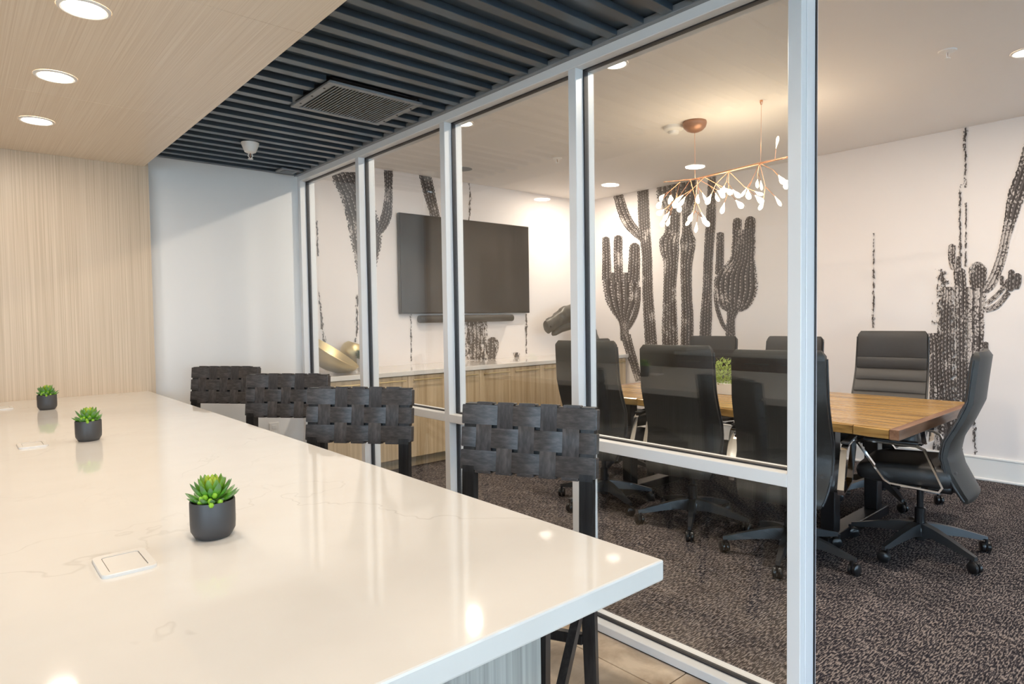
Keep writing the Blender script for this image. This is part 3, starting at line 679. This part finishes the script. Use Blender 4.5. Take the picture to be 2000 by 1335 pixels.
while y < 3.33:                                   # split blocks along the long edge facing the glass wall
    w_ = rnd.uniform(0.10, 0.22); y2 = min(3.345, y+w_); a = min(xl_at(y), xl_at(y2))
    bl = MB(); a0, a1 = xl_at(y), xl_at(y2); j1, j2 = rnd.uniform(0.006, 0.016), rnd.uniform(0.006, 0.016)
    bl.loft([[(a0-0.0008-4.1, y+0.002-2.3, ZTB-0.001), (a0-j1-4.1, y+0.002-2.3, ZTB-0.006), (a0-j2-4.1, y+0.002-2.3, ZTB-0.046), (a0-0.0008-4.1, y+0.002-2.3, ZTB-0.052)],
             [(a1-0.0008-4.1, (y+y2)/2-2.3, ZTB-0.001), ((a0+a1)/2-j1-0.004-4.1, (y+y2)/2-2.3, ZTB-0.006), ((a0+a1)/2-j2-0.006-4.1, (y+y2)/2-2.3, ZTB-0.048), ((a0+a1)/2-0.0008-4.1, (y+y2)/2-2.3, ZTB-0.052)],
             [(a1-0.0008-4.1, y2-0.002-2.3, ZTB-0.001), (a1-j1-4.1, y2-0.002-2.3, ZTB-0.006), (a1-j2-4.1, y2-0.002-2.3, ZTB-0.046), (a1-0.0008-4.1, y2-0.002-2.3, ZTB-0.052)]])
    obj('edge_block', bl, 'oak', tb); y = y2
for yy in (1.55, 3.0):
    obj('leg_frame', MB().box((3.75-4.1, yy-0.04-2.3, 0.06), (3.83-4.1, yy+0.04-2.3, ZTB-0.052), 0.004).box((4.40-4.1, yy-0.04-2.3, 0.06), (4.48-4.1, yy+0.04-2.3, ZTB-0.052), 0.004).box((3.65-4.1, yy-0.05-2.3, 0.0), (4.58-4.1, yy+0.05-2.3, 0.06), 0.004), 'black_plastic', tb)
obj('apron', MB().box((3.86-4.1, 1.48-2.3, ZTB-0.10), (4.40-4.1, 3.07-2.3, ZTB-0.053), 0.004), 'black_plastic', tb)

# planter of clipped greens on the table
pl = empty('table_planter', (4.21, 2.50, ZTB+0.001)); tag(pl, 'low white planter of bright clipped greenery on the conference table', 'planter')
obj('tray', MB().loft([[(a*k, b*k, z) for a, b in rrect(0, 0, 0.16, 0.40, 0.02)] for k, z in ((0.92, 0), (1.0, 0.075), (0.96, 0.078), (0.94, 0.06))]), 'pot_white', pl, smooth=35)
fo = MB(); rnd = random.Random(11)
for i in range(1500):
    a = rnd.uniform(0, 2*math.pi); rr = math.sqrt(rnd.random()); zz = rnd.random()
    px, py = 0.105*rr*math.cos(a), 0.22*rr*math.sin(a)
    hmax = 0.08 + 0.15*math.sqrt(max(0, 1-rr*rr*0.75)); p = Vector((px, py, 0.06+zz*(hmax-0.05)))
    d = Vector((math.cos(a)*rr+rnd.uniform(-.5, .5), math.sin(a)*rr+rnd.uniform(-.5, .5), rnd.uniform(0.2, 1.1))).normalized()
    s = d.cross(Vector((rnd.uniform(-1, 1), rnd.uniform(-1, 1), 0.3))).normalized(); u = d.cross(s)
    ln, wd = rnd.uniform(0.016, 0.03), rnd.uniform(0.007, 0.011)
    fo.add([p, p+d*ln*0.5+s*wd/2+u*0.002, p+d*ln, p+d*ln*0.5-s*wd/2+u*0.002], [(0, 1, 2, 3)])
f_ = obj('foliage', fo, 'box_leaf', pl); f_['kind'] = 'stuff'

# ------------------------------------------------------------------ conference chairs (local: faces +y)
BP = [(0.345, -0.235, 0.40), (0.40, -0.205, 0.44), (0.50, -0.155, 0.47), (0.58, -0.135, 0.475), (0.66, -0.150, 0.475), (0.76, -0.20, 0.47), (0.86, -0.240, 0.465), (0.98, -0.252, 0.46), (1.09, -0.264, 0.456), (1.112, -0.268, 0.442), (1.12, -0.272, 0.415)]
def bp(z):
    for (z0, y0, w0), (z1, y1, w1) in zip(BP, BP[1:]):
        if z <= z1: k = (z-z0)/(z1-z0); return y0+(y1-y0)*k, w0+(w1-w0)*k
    return BP[-1][1:]
def make_chair():
    t = empty('conference_chair')
    # rear shell
    L = []
    for i in range(31):
        z = 0.345+(1.12-0.345)*i/30; y, w = bp(z); dish = 0.018
        th = 0.048 if 1 <= i <= 29 else 0.024
        pts = []
        for q in range(9):
            u = -1+2*q/8; pts.append((u*w/2, y+dish*u*u, z))
        for q in range(9):
            u = 1-2*q/8; pts.append((u*w/2*0.985, y-th*(1-0.35*u*u)+dish*u*u, z))
        L.append(pts)
    obj('back_shell', MB().loft(L), 'leather_shell', t, smooth=50)
    # padded front in horizontal bands
    bands = [(0.395, 0.47), (0.473, 0.548), (0.551, 0.626), (0.629, 0.704), (0.707, 0.782), (0.785, 0.860), (0.863, 0.938), (0.941, 1.112)]
    for z0, z1 in bands:
        L = []
        for i in range(9):
            s = i/8; z = z0+(z1-z0)*s; y, w = bp(z); w -= 0.016
            puff = 0.010+0.007*min(1, math.sin(math.pi*min(max(s, 0.02), 0.98))**0.45)
            pts = [(u*w/2, y+0.018*u*u+0.001, z) for u in (1, 0.6, 0.2, -0.2, -0.6, -1)]
            pts += [(u*w/2, y+0.018*u*u+puff*(1-0.5*abs(u)**6), z) for u in (-1, -0.93, -0.6, -0.2, 0.2, 0.6, 0.93, 1)]
            L.append(pts)
        obj('back_pad', MB().loft(L), 'leather', t, smooth=60)
    for s_ in (-1, 1):
        obj('back_piping', MB().tube([(s_*bp(z)[1]/2, bp(z)[0]+0.014, z) for z in [0.355+0.725*i/24 for i in range(25)]], 0.0065, 6), 'leather', t, smooth=60)
    # seat
    L = []
    for z, k in ((0.405, 0.84), (0.42, 0.97), (0.455, 1.0), (0.495, 0.985), (0.515, 0.93), (0.522, 0.80)):
        L.append([(a*k, b*k+0.045, z - (0.02*max(0, b-0.12)/0.1 if z > 0.47 else 0)) for a, b in rrect(0, 0, 0.50, 0.47, 0.07, 5)])
    obj('seat', MB().loft(L), 'leather', t, smooth=60)
    mech = MB().box((-0.10, -0.16, 0.355), (0.10, 0.13, 0.404), 0.012, 2).box((-0.20, -0.06, 0.385), (0.20, 0.02, 0.404), 0.004)
    mech.box((-0.06, -0.215, 0.36), (0.06, -0.13, 0.385), 0.006)
    obj('tilt_mechanism', mech, 'black_plastic', t, smooth=40)
    obj('tilt_lever', MB().tube([(0.09, 0.05, 0.375), (0.26, 0.06, 0.372)], 0.007, 8).tube([(0.24, 0.06, 0.372), (0.285, 0.062, 0.371)], 0.012, 8), 'black_plastic', t, smooth=40)
    # closed loop arms of flat chrome bar
    for s in (-1, 1):
        x = s*0.272
        q = [(x, 0.255, 0.62), (x, 0.235, 0.635), (x, -0.02, 0.628), (x, -0.055, 0.612), (x, -0.135, 0.43), (x, -0.12, 0.405), (x, 0.10, 0.420), (x, 0.125, 0.435)]
        a = obj('armrest', MB().sweep(q, 0.030, 0.009, (1, 0, 0), closed=True), 'chrome', t)
        obj('arm_pad', MB().box((x-0.020, -0.03, 0.637), (x+0.020, 0.225, 0.650), 0.006, 2), 'leather', a, smooth=40)
        obj('arm_bracket', MB().box((x-s*0.10, -0.04, 0.404), (x, 0.05, 0.416)), 'chrome', a)
    obj('gas_column', MB().lathe([(0.025, 0.06), (0.027, 0.10), (0.027, 0.24), (0.017, 0.245), (0.017, 0.355)], n=16).lathe([(0.040, 0.075), (0.044, 0.13), (0.030, 0.15)], n=16), 'black_plastic', t, smooth=40)
    arm = MB(); L = []
    for r_, zt2, zb, w in ((0.03, 0.158, 0.088, 0.052), (0.10, 0.150, 0.096, 0.046), (0.20, 0.127, 0.086, 0.038), (0.30, 0.098, 0.070, 0.028), (0.345, 0.086, 0.066, 0.022)):
        L.append([(r_, -w/2, zb), (r_, w/2, zb), (r_, w/2*0.8, zt2), (r_, -w/2*0.8, zt2)])
    am = arm.loft(L).mesh('base_arm', 'alu_dark', 30)
    wh = MB()
    for s in (-1, 1):
        c = [(0.006, 0.006), (0.027, 0.004), (0.030, 0.009), (0.029, 0.020), (0.022, 0.025)]
        wh.loft([[(r_*math.cos(2*math.pi*k/16), s*w, 0.030+r_*math.sin(2*math.pi*k/16)) for k in range(16)] for r_, w in c])
    wh.box((-0.012, -0.004, 0.025), (0.022, 0.004, 0.058), 0.003); wh.tube([(0.018, 0, 0.045), (0.018, 0, 0.075)], 0.008, 8)
    wm = wh.mesh('caster', 'black_plastic', 40)
    for k in range(5):
        a = 2*math.pi*k/5+math.pi/2
        b = link('base_arm', am, t, (0, 0, 0), (0, 0, a)); link('caster', wm, b, (0.337, 0, 0), (0, 0, 0.6+k*1.3))
    return t
ch = make_chair()
CH = [((3.39, 1.60), -78, 'black leather conference chair with its back to the glass wall, beside the door post'),
      ((3.50, 2.275), -79, 'black leather conference chair with its back to the glass wall, middle of three'),
      ((3.45, 2.965), -76, 'black leather conference chair with its back to the glass wall, nearest the television'),
      ((4.93, 1.66), 96, 'black leather conference chair facing the glass, fully visible front at the cactus wall'),
      ((4.93, 2.40), 92, 'black leather conference chair on the cactus-wall side, middle one half hidden by the door post'),
      ((4.93, 3.14), 92, 'black leather conference chair on the cactus-wall side, just below the barrel cactus print'),
      ((4.0, 1.155), 8, 'black leather conference chair in side view at the near end of the table'),
      ((4.26, 3.52), 180, 'black leather conference chair at the television end of the table')]
HZ = {3: 1.055, 4: 1.012, 5: 1.006, 2: 1.035, 1: 1.02, 0: 1.015, 6: 0.995, 7: 1.0}
chairs = [ch]+[copy_tree(ch) for _ in CH[1:]]
for i, (p, a, lab) in enumerate(CH):
    o = chairs[i]
    o.location = (p[0], p[1], 0); o.rotation_euler = (0, 0, R(a)); o.scale = (1, 1, HZ[i])
    tag(o, lab, 'office chair', 'conference chairs around the table')
    st = {6: -2, 0: 40, 1: 55, 2: 21}.get(i, 11*i)
    for b in o.children:
        if b.name.startswith('base_arm'): b.rotation_euler.z += R(st)

# ------------------------------------------------------------------ credenza along the television wall
YC = 4.80
xs_c = [2.20, 2.60, 2.995, 3.38, 3.79, 4.19, 4.592, 4.99, 5.39, 5.79]
def cabinet(x0, x1, lab, xm):
    t = empty('base_cabinet', ((x0+x1)/2, 5.12, 0)); cx, cy = (x0+x1)/2, 5.12; tag(t, lab, 'cabinet', 'credenza cabinets below the television')
    obj('body', MB().box((x0+0.001-cx, YC+0.021-cy, 0.10), (x1-0.001-cx, Y_TV-0.003-cy, 0.826)), 'veneer_cab', t)
    obj('toe_kick', MB().box((x0+0.001-cx, YC+0.10-cy, 0), (x1-0.001-cx, YC+0.12-cy, 0.10)), 'veneer_cab', t)
    for a, b in ((x0, xm), (xm, x1)):
        if b-a < 0.05: continue
        d = obj('door', MB().box((a+0.0018-cx, YC-cy, 0.105), (b-0.0018-cx, YC+0.020-cy, 0.822), 0.001), 'veneer_cab', t)
        h = MB().tube([(a+0.04-cx, YC-0.030-cy, 0.785), (b-0.04-cx, YC-0.030-cy, 0.785)], 0.006, 8)
        for xx in (a+0.06, b-0.06): h.tube([(xx-cx, YC-0.030-cy, 0.785), (xx-cx, YC-cy, 0.785)], 0.005, 8)
        obj('handle', h, 'brass', d, smooth=40)
cabinet(2.20, 2.995, 'light oak base cabinet under the brass bowl, leftmost of the credenza', 2.60)
cabinet(2.995, 3.79, 'light oak base cabinet under the left half of the television', 3.38)
cabinet(3.79, 4.592, 'light oak base cabinet under the middle of the television', 4.19)
cabinet(4.592, 5.39, 'light oak base cabinet under the right edge of the television', 4.99)
cabinet(5.39, 5.995, 'light oak base cabinet under the horse sculpture, mostly behind chairs', 5.69)
tag(obj('credenza_worktop', MB().box((XB+0.002, YC-0.022, 0.828), (X_R-0.006, Y_TV-0.002, 0.868), 0.003), 'quartz'), 'white stone counter running below the television', 'worktop')

# television and soundbar
tv = empty('television', (4.15, 5.41, 1.86)); tag(tv, 'large flat black television on the far mural wall', 'television')
obj('bezel', MB().box((-0.853, -0.022, -0.49), (0.853, 0.02, 0.49), 0.004), 'black_plastic', tv)
obj('screen', MB().box((-0.845, -0.024, -0.475), (0.845, -0.0222, 0.482)), 'screen', tv)
obj('wall_bracket', MB().box((-0.3, 0.0205, -0.2), (0.3, 0.0385, 0.2)), 'black_plastic', tv)
sb = empty('soundbar', (4.115, 5.385, 1.317)); tag(sb, 'long black soundbar mounted under the television', 'soundbar')
obj('body', MB().loft([[(x, a*0.9, b*0.9) if abs(x) > 0.605 else (x, a, b) for a, b in rrect(0, 0, 0.085, 0.075, 0.035, 5)] for x in (-0.612, -0.604, 0.604, 0.612)]), 'grille', sb, smooth=40)
obj('wall_bracket', MB().box((-0.4, 0.043, -0.02), (0.4, 0.061, 0.02)), 'black_plastic', sb)

# decor on the credenza
bw = empty('brass_bowl', (2.38, 5.02, 0.869)); tag(bw, 'large leaning brass bowl on the credenza beside the far jamb', 'bowl')
prof = [(0.001, 0.0), (0.07, 0.006), (0.14, 0.028), (0.20, 0.070), (0.24, 0.115), (0.262, 0.16)]
b_ = MB().lathe(prof+[(r_-0.004 if r_ > .01 else .001, z+0.005) for r_, z in reversed(prof)], n=48, cap=False)
obj('bowl_shell', b_, 'brass', bw, smooth=50, loc=(-0.055, 0.06, 0.060), rot=(R(18), R(29), 0))
gb = empty('brass_vessel', (2.70, 5.325, 0.869)); tag(gb, 'small tilted dark brass vessel behind the potted plant', 'vessel')
pr = [(0.03, 0.0), (0.075, 0.012), (0.105, 0.06), (0.115, 0.12), (0.10, 0.17), (0.07, 0.20), (0.062, 0.198), (0.09, 0.165), (0.10, 0.12)]
obj('shell', MB().lathe(pr, n=32, cap=False).lathe([(0.001, 0.0), (0.03, 0.0)], n=32, cap=False), 'brass', gb, smooth=50, loc=(0.0, 0, 0.05), rot=(R(8), R(18), 0))
obj('foot', MB().lathe([(0.05, 0), (0.055, 0.01), (0.02, 0.03), (0.03, 0.06)], n=24), 'brass', gb, smooth=40)
pp = empty('potted_plant', (2.735, 5.12, 0.869)); tag(pp, 'little green plant in a pale grey pot on the credenza', 'potted plant')
obj('pot', MB().lathe([(0.042, 0), (0.05, 0.01), (0.055, 0.11), (0.051, 0.112), (0.048, 0.095), (0.001, 0.094)], n=28, cap=False), 'pot_white', pp, smooth=40)
fo = MB(); rnd = random.Random(3)
for i in range(260):
    a = rnd.uniform(0, 6.283); rr = 0.05*math.sqrt(rnd.random()); p = Vector((rr*math.cos(a), rr*math.sin(a), 0.1+rnd.random()*0.08))
    d = Vector((math.cos(a), math.sin(a), rnd.uniform(0.2, 1.2))).normalized(); s = d.cross(Vector((0, 0, 1))).normalized()
    fo.add([p, p+d*0.016+s*0.007, p+d*0.034, p+d*0.016-s*0.007], [(0, 1, 2, 3)])
f_ = obj('foliage', fo, 'jade', pp); f_['kind'] = 'stuff'

# horse head sculpture
hh = empty('horse_sculpture', (5.50, 5.15, 0.869)); tag(hh, 'dark carved horse head sculpture looking left, on the credenza', 'sculpture')
def oval(c, t, rx, rz, n=14):
    t = Vector(t).normalized(); sd = Vector((0, 1, 0)); u = sd.cross(t).normalized()
    return [Vector(c)+sd*rx*math.cos(2*math.pi*k/n)+u*rz*math.sin(2*math.pi*k/n) for k in range(n)]
head = [((-0.475, 0, 0.325), (1, 0, .3), .035, .045), ((-0.46, 0, 0.335), (1, 0, .4), .055, .075), ((-0.40, 0, 0.365), (1, 0, .45), .06, .080), ((-0.33, 0, 0.395), (1, 0, .5), .06, .078), ((-0.25, 0, 0.43), (1, 0, .5), .068, .088), ((-0.16, 0, 0.462), (1, 0, .45), .08, .112), ((-0.06, 0, 0.470), (1, 0, .1), .085, .125), ((0.04, 0, 0.44), (1, 0, -.6), .085, .135), ((0.13, 0, 0.36), (.6, 0, -1), .09, .150), ((0.19, 0, 0.24), (.35, 0, -1), .10, .165), ((0.22, 0, 0.10), (.1, 0, -1), .115, .18), ((0.22, 0, 0.035), (0, 0, -1), .12, .185)]
from mathutils import noise as mnoise
rings = []
for a, b in zip(head, head[1:]):
    for q in range(4):
        k = q/4; rings.append(tuple(Vector(a[m]).lerp(Vector(b[m]), k) for m in (0, 1)) + tuple(a[m]+(b[m]-a[m])*k for m in (2, 3)))
rings.append(head[-1])
def carve(p):
    n_ = mnoise.noise(p*14)*0.016 + mnoise.noise(p*34)*0.007
    return p + Vector((0, 0, 1))*n_ + Vector((0, n_ if p.y > 0 else -n_, 0))
obj('head', MB().loft([[carve(p) for p in oval(*h, 28)] for h in rings]), 'bronze', hh, smooth=75)
for s_ in (-1, 1):
    obj('eye', MB().lathe([(0.001, -0.012), (0.012, -0.006), (0.014, 0.0), (0.010, 0.007), (0.001, 0.011)], c=(-0.13, s_*0.074, 0.500), n=12, cap=False), 'black_plastic', hh, smooth=60)
    obj('nostril', MB().lathe([(0.001, -0.012), (0.011, -0.006), (0.013, 0.0), (0.010, 0.006), (0.001, 0.010)], c=(-0.445, s_*0.052, 0.345), n=12, cap=False), 'black_plastic', hh, smooth=60)
for s in (-1, 1): obj('ear', MB().loft([oval((0.0+0.02*k, s*0.05+s*0.008*k, 0.56+0.028*k), (0.2, 0, 1), 0.022*w, 0.026*w, 8) for k, w in ((0, 1), (1, 1.1), (2, 0.75), (3, 0.1))]), 'bronze', hh, smooth=60)
obj('lower_jaw', MB().loft([oval(c, (1, 0, .35), a, b, 10) for c, a, b in (((-0.37, 0, 0.255), .02, .02), ((-0.34, 0, 0.275), .04, .04), ((-0.24, 0, 0.325), .05, .055), ((-0.12, 0, 0.37), .06, .08))]), 'bronze', hh, smooth=60)
mane = MB()
for k in range(11):
    a = k/10; p = Vector((0.04+0.30*a**0.8, 0, 0.575-0.40*a)); mane.loft([oval(p+Vector((0.02*j, 0, -0.012*j)), (1, 0, -.2), 0.035*w, 0.05*w, 8) for j, w in ((-2, 1), (0, 1), (1.5, 0.7), (2.6, 0.15))])
obj('mane', mane, 'bronze', hh, smooth=60)
obj('plinth', MB().box((0.0, -0.14, 0), (0.44, 0.14, 0.034), 0.004), 'black_wood', hh)

# ------------------------------------------------------------------ lamps and ceiling fittings
def downlight(x, y, z, r_, watts, label, grp):
    t = empty('downlight', (x, y, z)); tag(t, label, 'downlight', grp)
    obj('trim_ring', MB().lathe([(r_*0.90, -0.004), (r_*0.98, -0.006), (r_*1.10, -0.003), (r_*1.12, -0.0002)], n=40, cap=False), 'trim_white', t, smooth=40)
    obj('lens', MB().lathe([(0.001, -0.004), (r_*0.90, -0.004)], n=40, cap=False), 'lens', t)
    light('downlight_lamp', 'AREA', (0, 0, -0.0075), watts, WARM, t, shape='DISK', size=r_*1.7)
for (y, lab) in ((0.233, 'recessed downlight in the wood soffit, over the near end of the island'), (0.961, 'recessed downlight in the wood soffit, above the nearest worktop outlet'), (1.689, 'recessed downlight in the wood soffit, just above the frame edge'), (2.417, 'recessed downlight in the wood soffit, largest one in view at the top left'), (3.145, 'recessed downlight in the wood soffit, middle of three'), (3.88, 'recessed downlight in the wood soffit, closest to the wood wall')):
    downlight(0.353, y, Z_SOF, 0.066, DOWN_W, lab, 'soffit downlights')
for (x, y, lab) in ((2.905, 0.955, 'recessed ceiling light just inside the open doorway'), (2.905, 2.385, 'recessed ceiling light glowing at the top corner of the widest glass pane'), (2.905, 3.815, 'recessed ceiling light glowing beside the third mullion'),
                    (4.56, 0.82, 'recessed ceiling light at the right edge of the meeting room ceiling'), (5.36, 4.80, 'recessed ceiling light in the far meeting room corner, half behind a mullion')):
    downlight(x, y, Z_CEIL, 0.066, CONF_W, lab, 'meeting room downlights')

# air grille in the ribbed ceiling
vg = empty('air_grille', (1.565, 2.935, Z_SLAT-0.004)); tag(vg, 'square slate-grey air grille set in the ribbed ceiling', 'air grille')
hx, hy, fw = (vent[1]-vent[0])/2, (vent[3]-vent[2])/2, 0.03
f4 = MB().box((-hx, -hy, -0.012), (hx, -hy+fw, 0.0), 0.002).box((-hx, hy-fw, -0.012), (hx, hy, 0.0), 0.002).box((-hx, -hy+fw, -0.012), (-hx+fw, hy-fw, 0), 0.002).box((hx-fw, -hy+fw, -0.012), (hx, hy-fw, 0), 0.002)
obj('frame', f4, 'slat_grey', vg); obj('duct', MB().box((-hx+fw*0.6, -hy+fw*0.6, 0.016), (hx-fw*0.6, hy-fw*0.6, 0.022)), 'gasket', vg)
lm = MB().box((-0.002, -hy+fw, -0.010), (0.002, hy-fw, 0.012)).mesh('louver', 'slat_grey'); nl = 26
for i in range(nl): link('louver', lm, vg, (-hx+fw+(2*hx-2*fw)*(i+0.5)/nl, 0, 0), (0, R(22), 0))
sm = MB().lathe([(0.001, -0.0145), (0.005, -0.0135), (0.006, -0.012)], n=10, cap=False).mesh('screw', 'gasket')
for sx in (-1, 1):
    for sy in (-0.6, 0, 0.6): link('screw', sm, vg, (sx*(hx-fw/2), sy*hy, 0))
# small flush fitting at the far end of the ribbed ceiling
eb = empty('ceiling_box', (1.86, 4.535, Z_SLAT-0.001)); tag(eb, 'small dark square fitting at the far end of the ribbed ceiling', 'ceiling fitting')
obj('frame', MB().box((-0.065, -0.06, -0.012), (0.065, 0.06, 0.0), 0.003), 'slat_grey', eb); obj('insert', MB().box((-0.04, -0.036, -0.0145), (0.04, 0.036, -0.0122)), 'slat', eb)
# sprinkler heads
def sprinkler(x, y, z, big, label):
    t = empty('sprinkler_head', (x, y, z)); tag(t, label, 'sprinkler', 'fire sprinklers')
    if big: obj('cup', MB().lathe([(0.052, 0), (0.050, -0.012), (0.033, -0.055), (0.018, -0.062), (0.001, -0.062)], n=28, cap=False), 'trim_white', t, smooth=40); z0 = -0.062
    else: obj('cup', MB().lathe([(0.045, 0), (0.042, -0.006), (0.018, -0.010), (0.001, -0.010)], n=28, cap=False), 'trim_white', t, smooth=40); z0 = -0.010
    fr_ = MB()
    for s in (-1, 1): fr_.tube([(s*0.008, 0, z0+0.001), (s*0.014, 0, z0-0.016), (s*0.004, 0, z0-0.032)], 0.003, 6)
    obj('yoke', fr_, 'trim_white', t); obj('glass_bulb', MB().tube([(0, 0, z0), (0, 0, z0-0.03)], 0.003, 6), 'copper_dome', t)
    obj('deflector', MB().lathe([(0.001, z0-0.031), (0.015, z0-0.032), (0.015, z0-0.035), (0.001, z0-0.036)], n=16, cap=False), 'trim_white', t)
sprinkler(1.409, 3.99, Z_SLAT, True, 'white sprinkler head on a cone cup below the ribbed ceiling')
sprinkler(4.19, 4.12, Z_CEIL, False, 'sprinkler head in the meeting room ceiling above the television side')
sprinkler(4.19, 1.10, Z_CEIL, False, 'sprinkler head in the meeting room ceiling right of the door post')
spk = empty('ceiling_speaker', (3.75, 4.97, Z_CEIL)); tag(spk, 'round flat grey speaker grille in the meeting room ceiling', 'speaker')
obj('rim', MB().lathe([(0.10, 0), (0.118, -0.004), (0.112, -0.007), (0.100, -0.006)], n=40, cap=False), 'trim_white', spk, smooth=40); obj('grille', MB().lathe([(0.001, -0.005), (0.10, -0.005)], n=40, cap=False), 'slat_grey', spk)
sd = empty('smoke_detector', (4.20, 2.885, Z_CEIL)); tag(sd, 'white round smoke detector touching the copper lamp canopy', 'smoke detector')
obj('housing', MB().lathe([(0.075, 0), (0.073, -0.022), (0.060, -0.034), (0.045, -0.036), (0.001, -0.036)], n=32, cap=False), 'trim_white', sd, smooth=40)
obj('chamber', MB().lathe([(0.040, -0.036), (0.036, -0.056), (0.028, -0.060), (0.001, -0.060)], n=24, cap=False), 'trim_white', sd, smooth=40)

# branching copper chandelier with leaf bulbs
cl = empty('chandelier', (4.22, 2.715, Z_CEIL)); tag(cl, 'copper branch chandelier with glowing leaf-shaped bulbs over the conference table', 'chandelier')
CX, CYc, CZ = 4.22, 2.715, Z_CEIL
loc = lambda x, y, z: (x-CX, y-CYc, z-CZ)
obj('canopy', MB().lathe([(0.085, 0), (0.088, -0.014), (0.087, -0.02), (0.080, -0.042), (0.058, -0.064), (0.03, -0.076), (0.001, -0.079)], n=36, cap=False), 'copper_dome', cl, smooth=50)
obj('wire', MB().tube([loc(4.22, 2.715, CZ-0.078), loc(4.20, 2.70, 2.33)], 0.0018, 6), 'copper', cl)
obj('wire', MB().tube([loc(4.155, 2.16, CZ-0.03), loc(4.19, 2.183, 2.345)], 0.0014, 6), 'copper', cl); obj('wire_anchor', MB().lathe([(0.010, 0), (0.010, -0.012), (0.005, -0.03), (0.001, -0.031)], c=loc(4.155, 2.16, CZ), n=12, cap=False), 'copper', cl)
rod = [(4.20, 2.98, 2.352), (4.20, 2.70, 2.328), (4.19, 2.44, 2.335), (4.19, 2.18, 2.346), (4.20, 1.98, 2.352), (4.21, 1.90, 2.362)]
obj('main_branch', MB().tube([loc(*p) for p in rod], [0.003, 0.006, 0.007, 0.007, 0.006, 0.003], 8), 'copper', cl, smooth=60)
BL = MB().loft([[(r_*math.cos(2*math.pi*k/12), r_*0.45*math.sin(2*math.pi*k/12), -z) for k in range(12)] for r_, z in ((0.003, 0), (0.006, 0.015), (0.017, 0.040), (0.021, 0.056), (0.017, 0.070), (0.007, 0.078), (0.001, 0.080))]).mesh('bulb', 'bulb', 60)
rnd = random.Random(21)
def bulb(p, d):
    q = Vector((0, 0, -1)).rotation_difference(Vector(d).normalized()); o = link('bulb', BL, cl, loc(*p)); o.rotation_mode = 'QUATERNION'
    o.rotation_quaternion = q @ Matrix.Rotation(rnd.uniform(0, 3.14), 3, 'Z').to_quaternion()
def twig(p, d, ln, depth):
    d = Vector(d).normalized(); p = Vector(p); e = p+d*ln
    obj('twig', MB().tube([loc(*p), loc(*e)], [0.0026, 0.0018], 6), 'copper', cl)
    if depth == 0: bulb(e, d+Vector((rnd.uniform(-.3, .3), rnd.uniform(-.3, .3), -0.2 if d.z < 0.5 else 0.6))); return
    for s in range(2):
        d2 = d+Vector((rnd.uniform(-.8, .8), rnd.uniform(-.7, .7), rnd.uniform(-0.55, 0.25))); twig(e, d2, ln*rnd.uniform(0.55, 0.8), depth-1)
for (y, x, ds, dep) in ((2.83, 4.20, ((.4, .55, -.7), (-.5, .5, -.6), (.1, .9, -.5)), 1), (2.74, 4.20, ((.6, .1, -.9), (-.6, .2, -.8)), 2), (2.68, 4.20, ((.3, -.8, -.6), (-.5, -.4, -.9), (.0, .1, -1)), 1),
                        (2.42, 4.19, ((.5, .3, -.9), (-.6, -.2, -.7), (.1, -.7, -.8), (-.2, .8, -.7)), 1), (2.62, 4.195, ((.7, -.5, -.45), (-.7, .3, -.7)), 1), (2.19, 4.19, ((.7, .5, -.5), (-.5, .2, -1), (.1, -.2, -1), (.5, -.7, -.5)), 1), (1.98, 4.20, ((.3, .2, -1), (-.4, -.3, -.8), (.3, .1, .75)), 1)):
    z = min(rod, key=lambda q: abs(q[1]-y))[2]
    for d in ds: twig((x, y, z), d, rnd.uniform(0.09, 0.17), dep)
twig((4.195, 2.085, 2.349), (0.0, -0.1, 1), 0.075, 0)
light('chandelier_glow', 'POINT', (0, -0.28, -0.52), 7, (1.0, 0.80, 0.56), cl, shadow_soft_size=0.25)

# outlet plate on the white wall behind the stools
op = empty('wall_outlet', (1.772, Y_WHITE-0.0005, 0.515)); tag(op, 'small white wall outlet low on the white far wall', 'outlet')
obj('plate', MB().box((-0.037, -0.006, -0.058), (0.037, 0.0, 0.058), 0.003), 'trim_white', op)
for z in (-0.022, 0.022): obj('socket', MB().box((-0.016, -0.0085, z-0.014), (0.016, -0.0062, z+0.014), 0.002), 'pot_white', op)

# ------------------------------------------------------------------ kitchen run on the left (seen only mirrored in the glass)
for i in range(5):
    y0 = 0.35+i*0.8; t = empty('kitchen_cabinet', (-2.55, y0+0.4, 0))
    tag(t, ['walnut kitchen base cabinet behind the island, end unit nearest the windows', 'walnut kitchen base cabinet behind the island, second from the windows', 'walnut kitchen base cabinet behind the island, middle of the run', 'walnut kitchen base cabinet behind the island, fourth from the windows', 'walnut kitchen base cabinet behind the island, end unit by the wood wall'][i], 'cabinet', 'kitchen cabinets behind the island')
    obj('body', MB().box((-0.298, -0.399, 0.1), (0.28, 0.399, 0.86)), 'walnut', t); obj('toe_kick', MB().box((-0.298, -0.399, 0), (0.22, 0.399, 0.1)), 'black_plastic', t)
    for s in (-1, 0):
        d = obj('door', MB().box((0.281, 0.4*s+0.002, 0.11), (0.30, 0.4*s+0.398, 0.855), 0.001), 'walnut', t)
        obj('handle', MB().box((0.301, 0.4*s+0.06, 0.79), (0.325, 0.4*s+0.34, 0.802), 0.002), 'chrome', d)
tag(obj('kitchen_worktop', MB().box((X_L+0.002, 0.33, 0.861), (-2.23, 4.37, 0.90), 0.003), 'quartz'), 'pale kitchen counter mirrored in the glass wall', 'worktop')
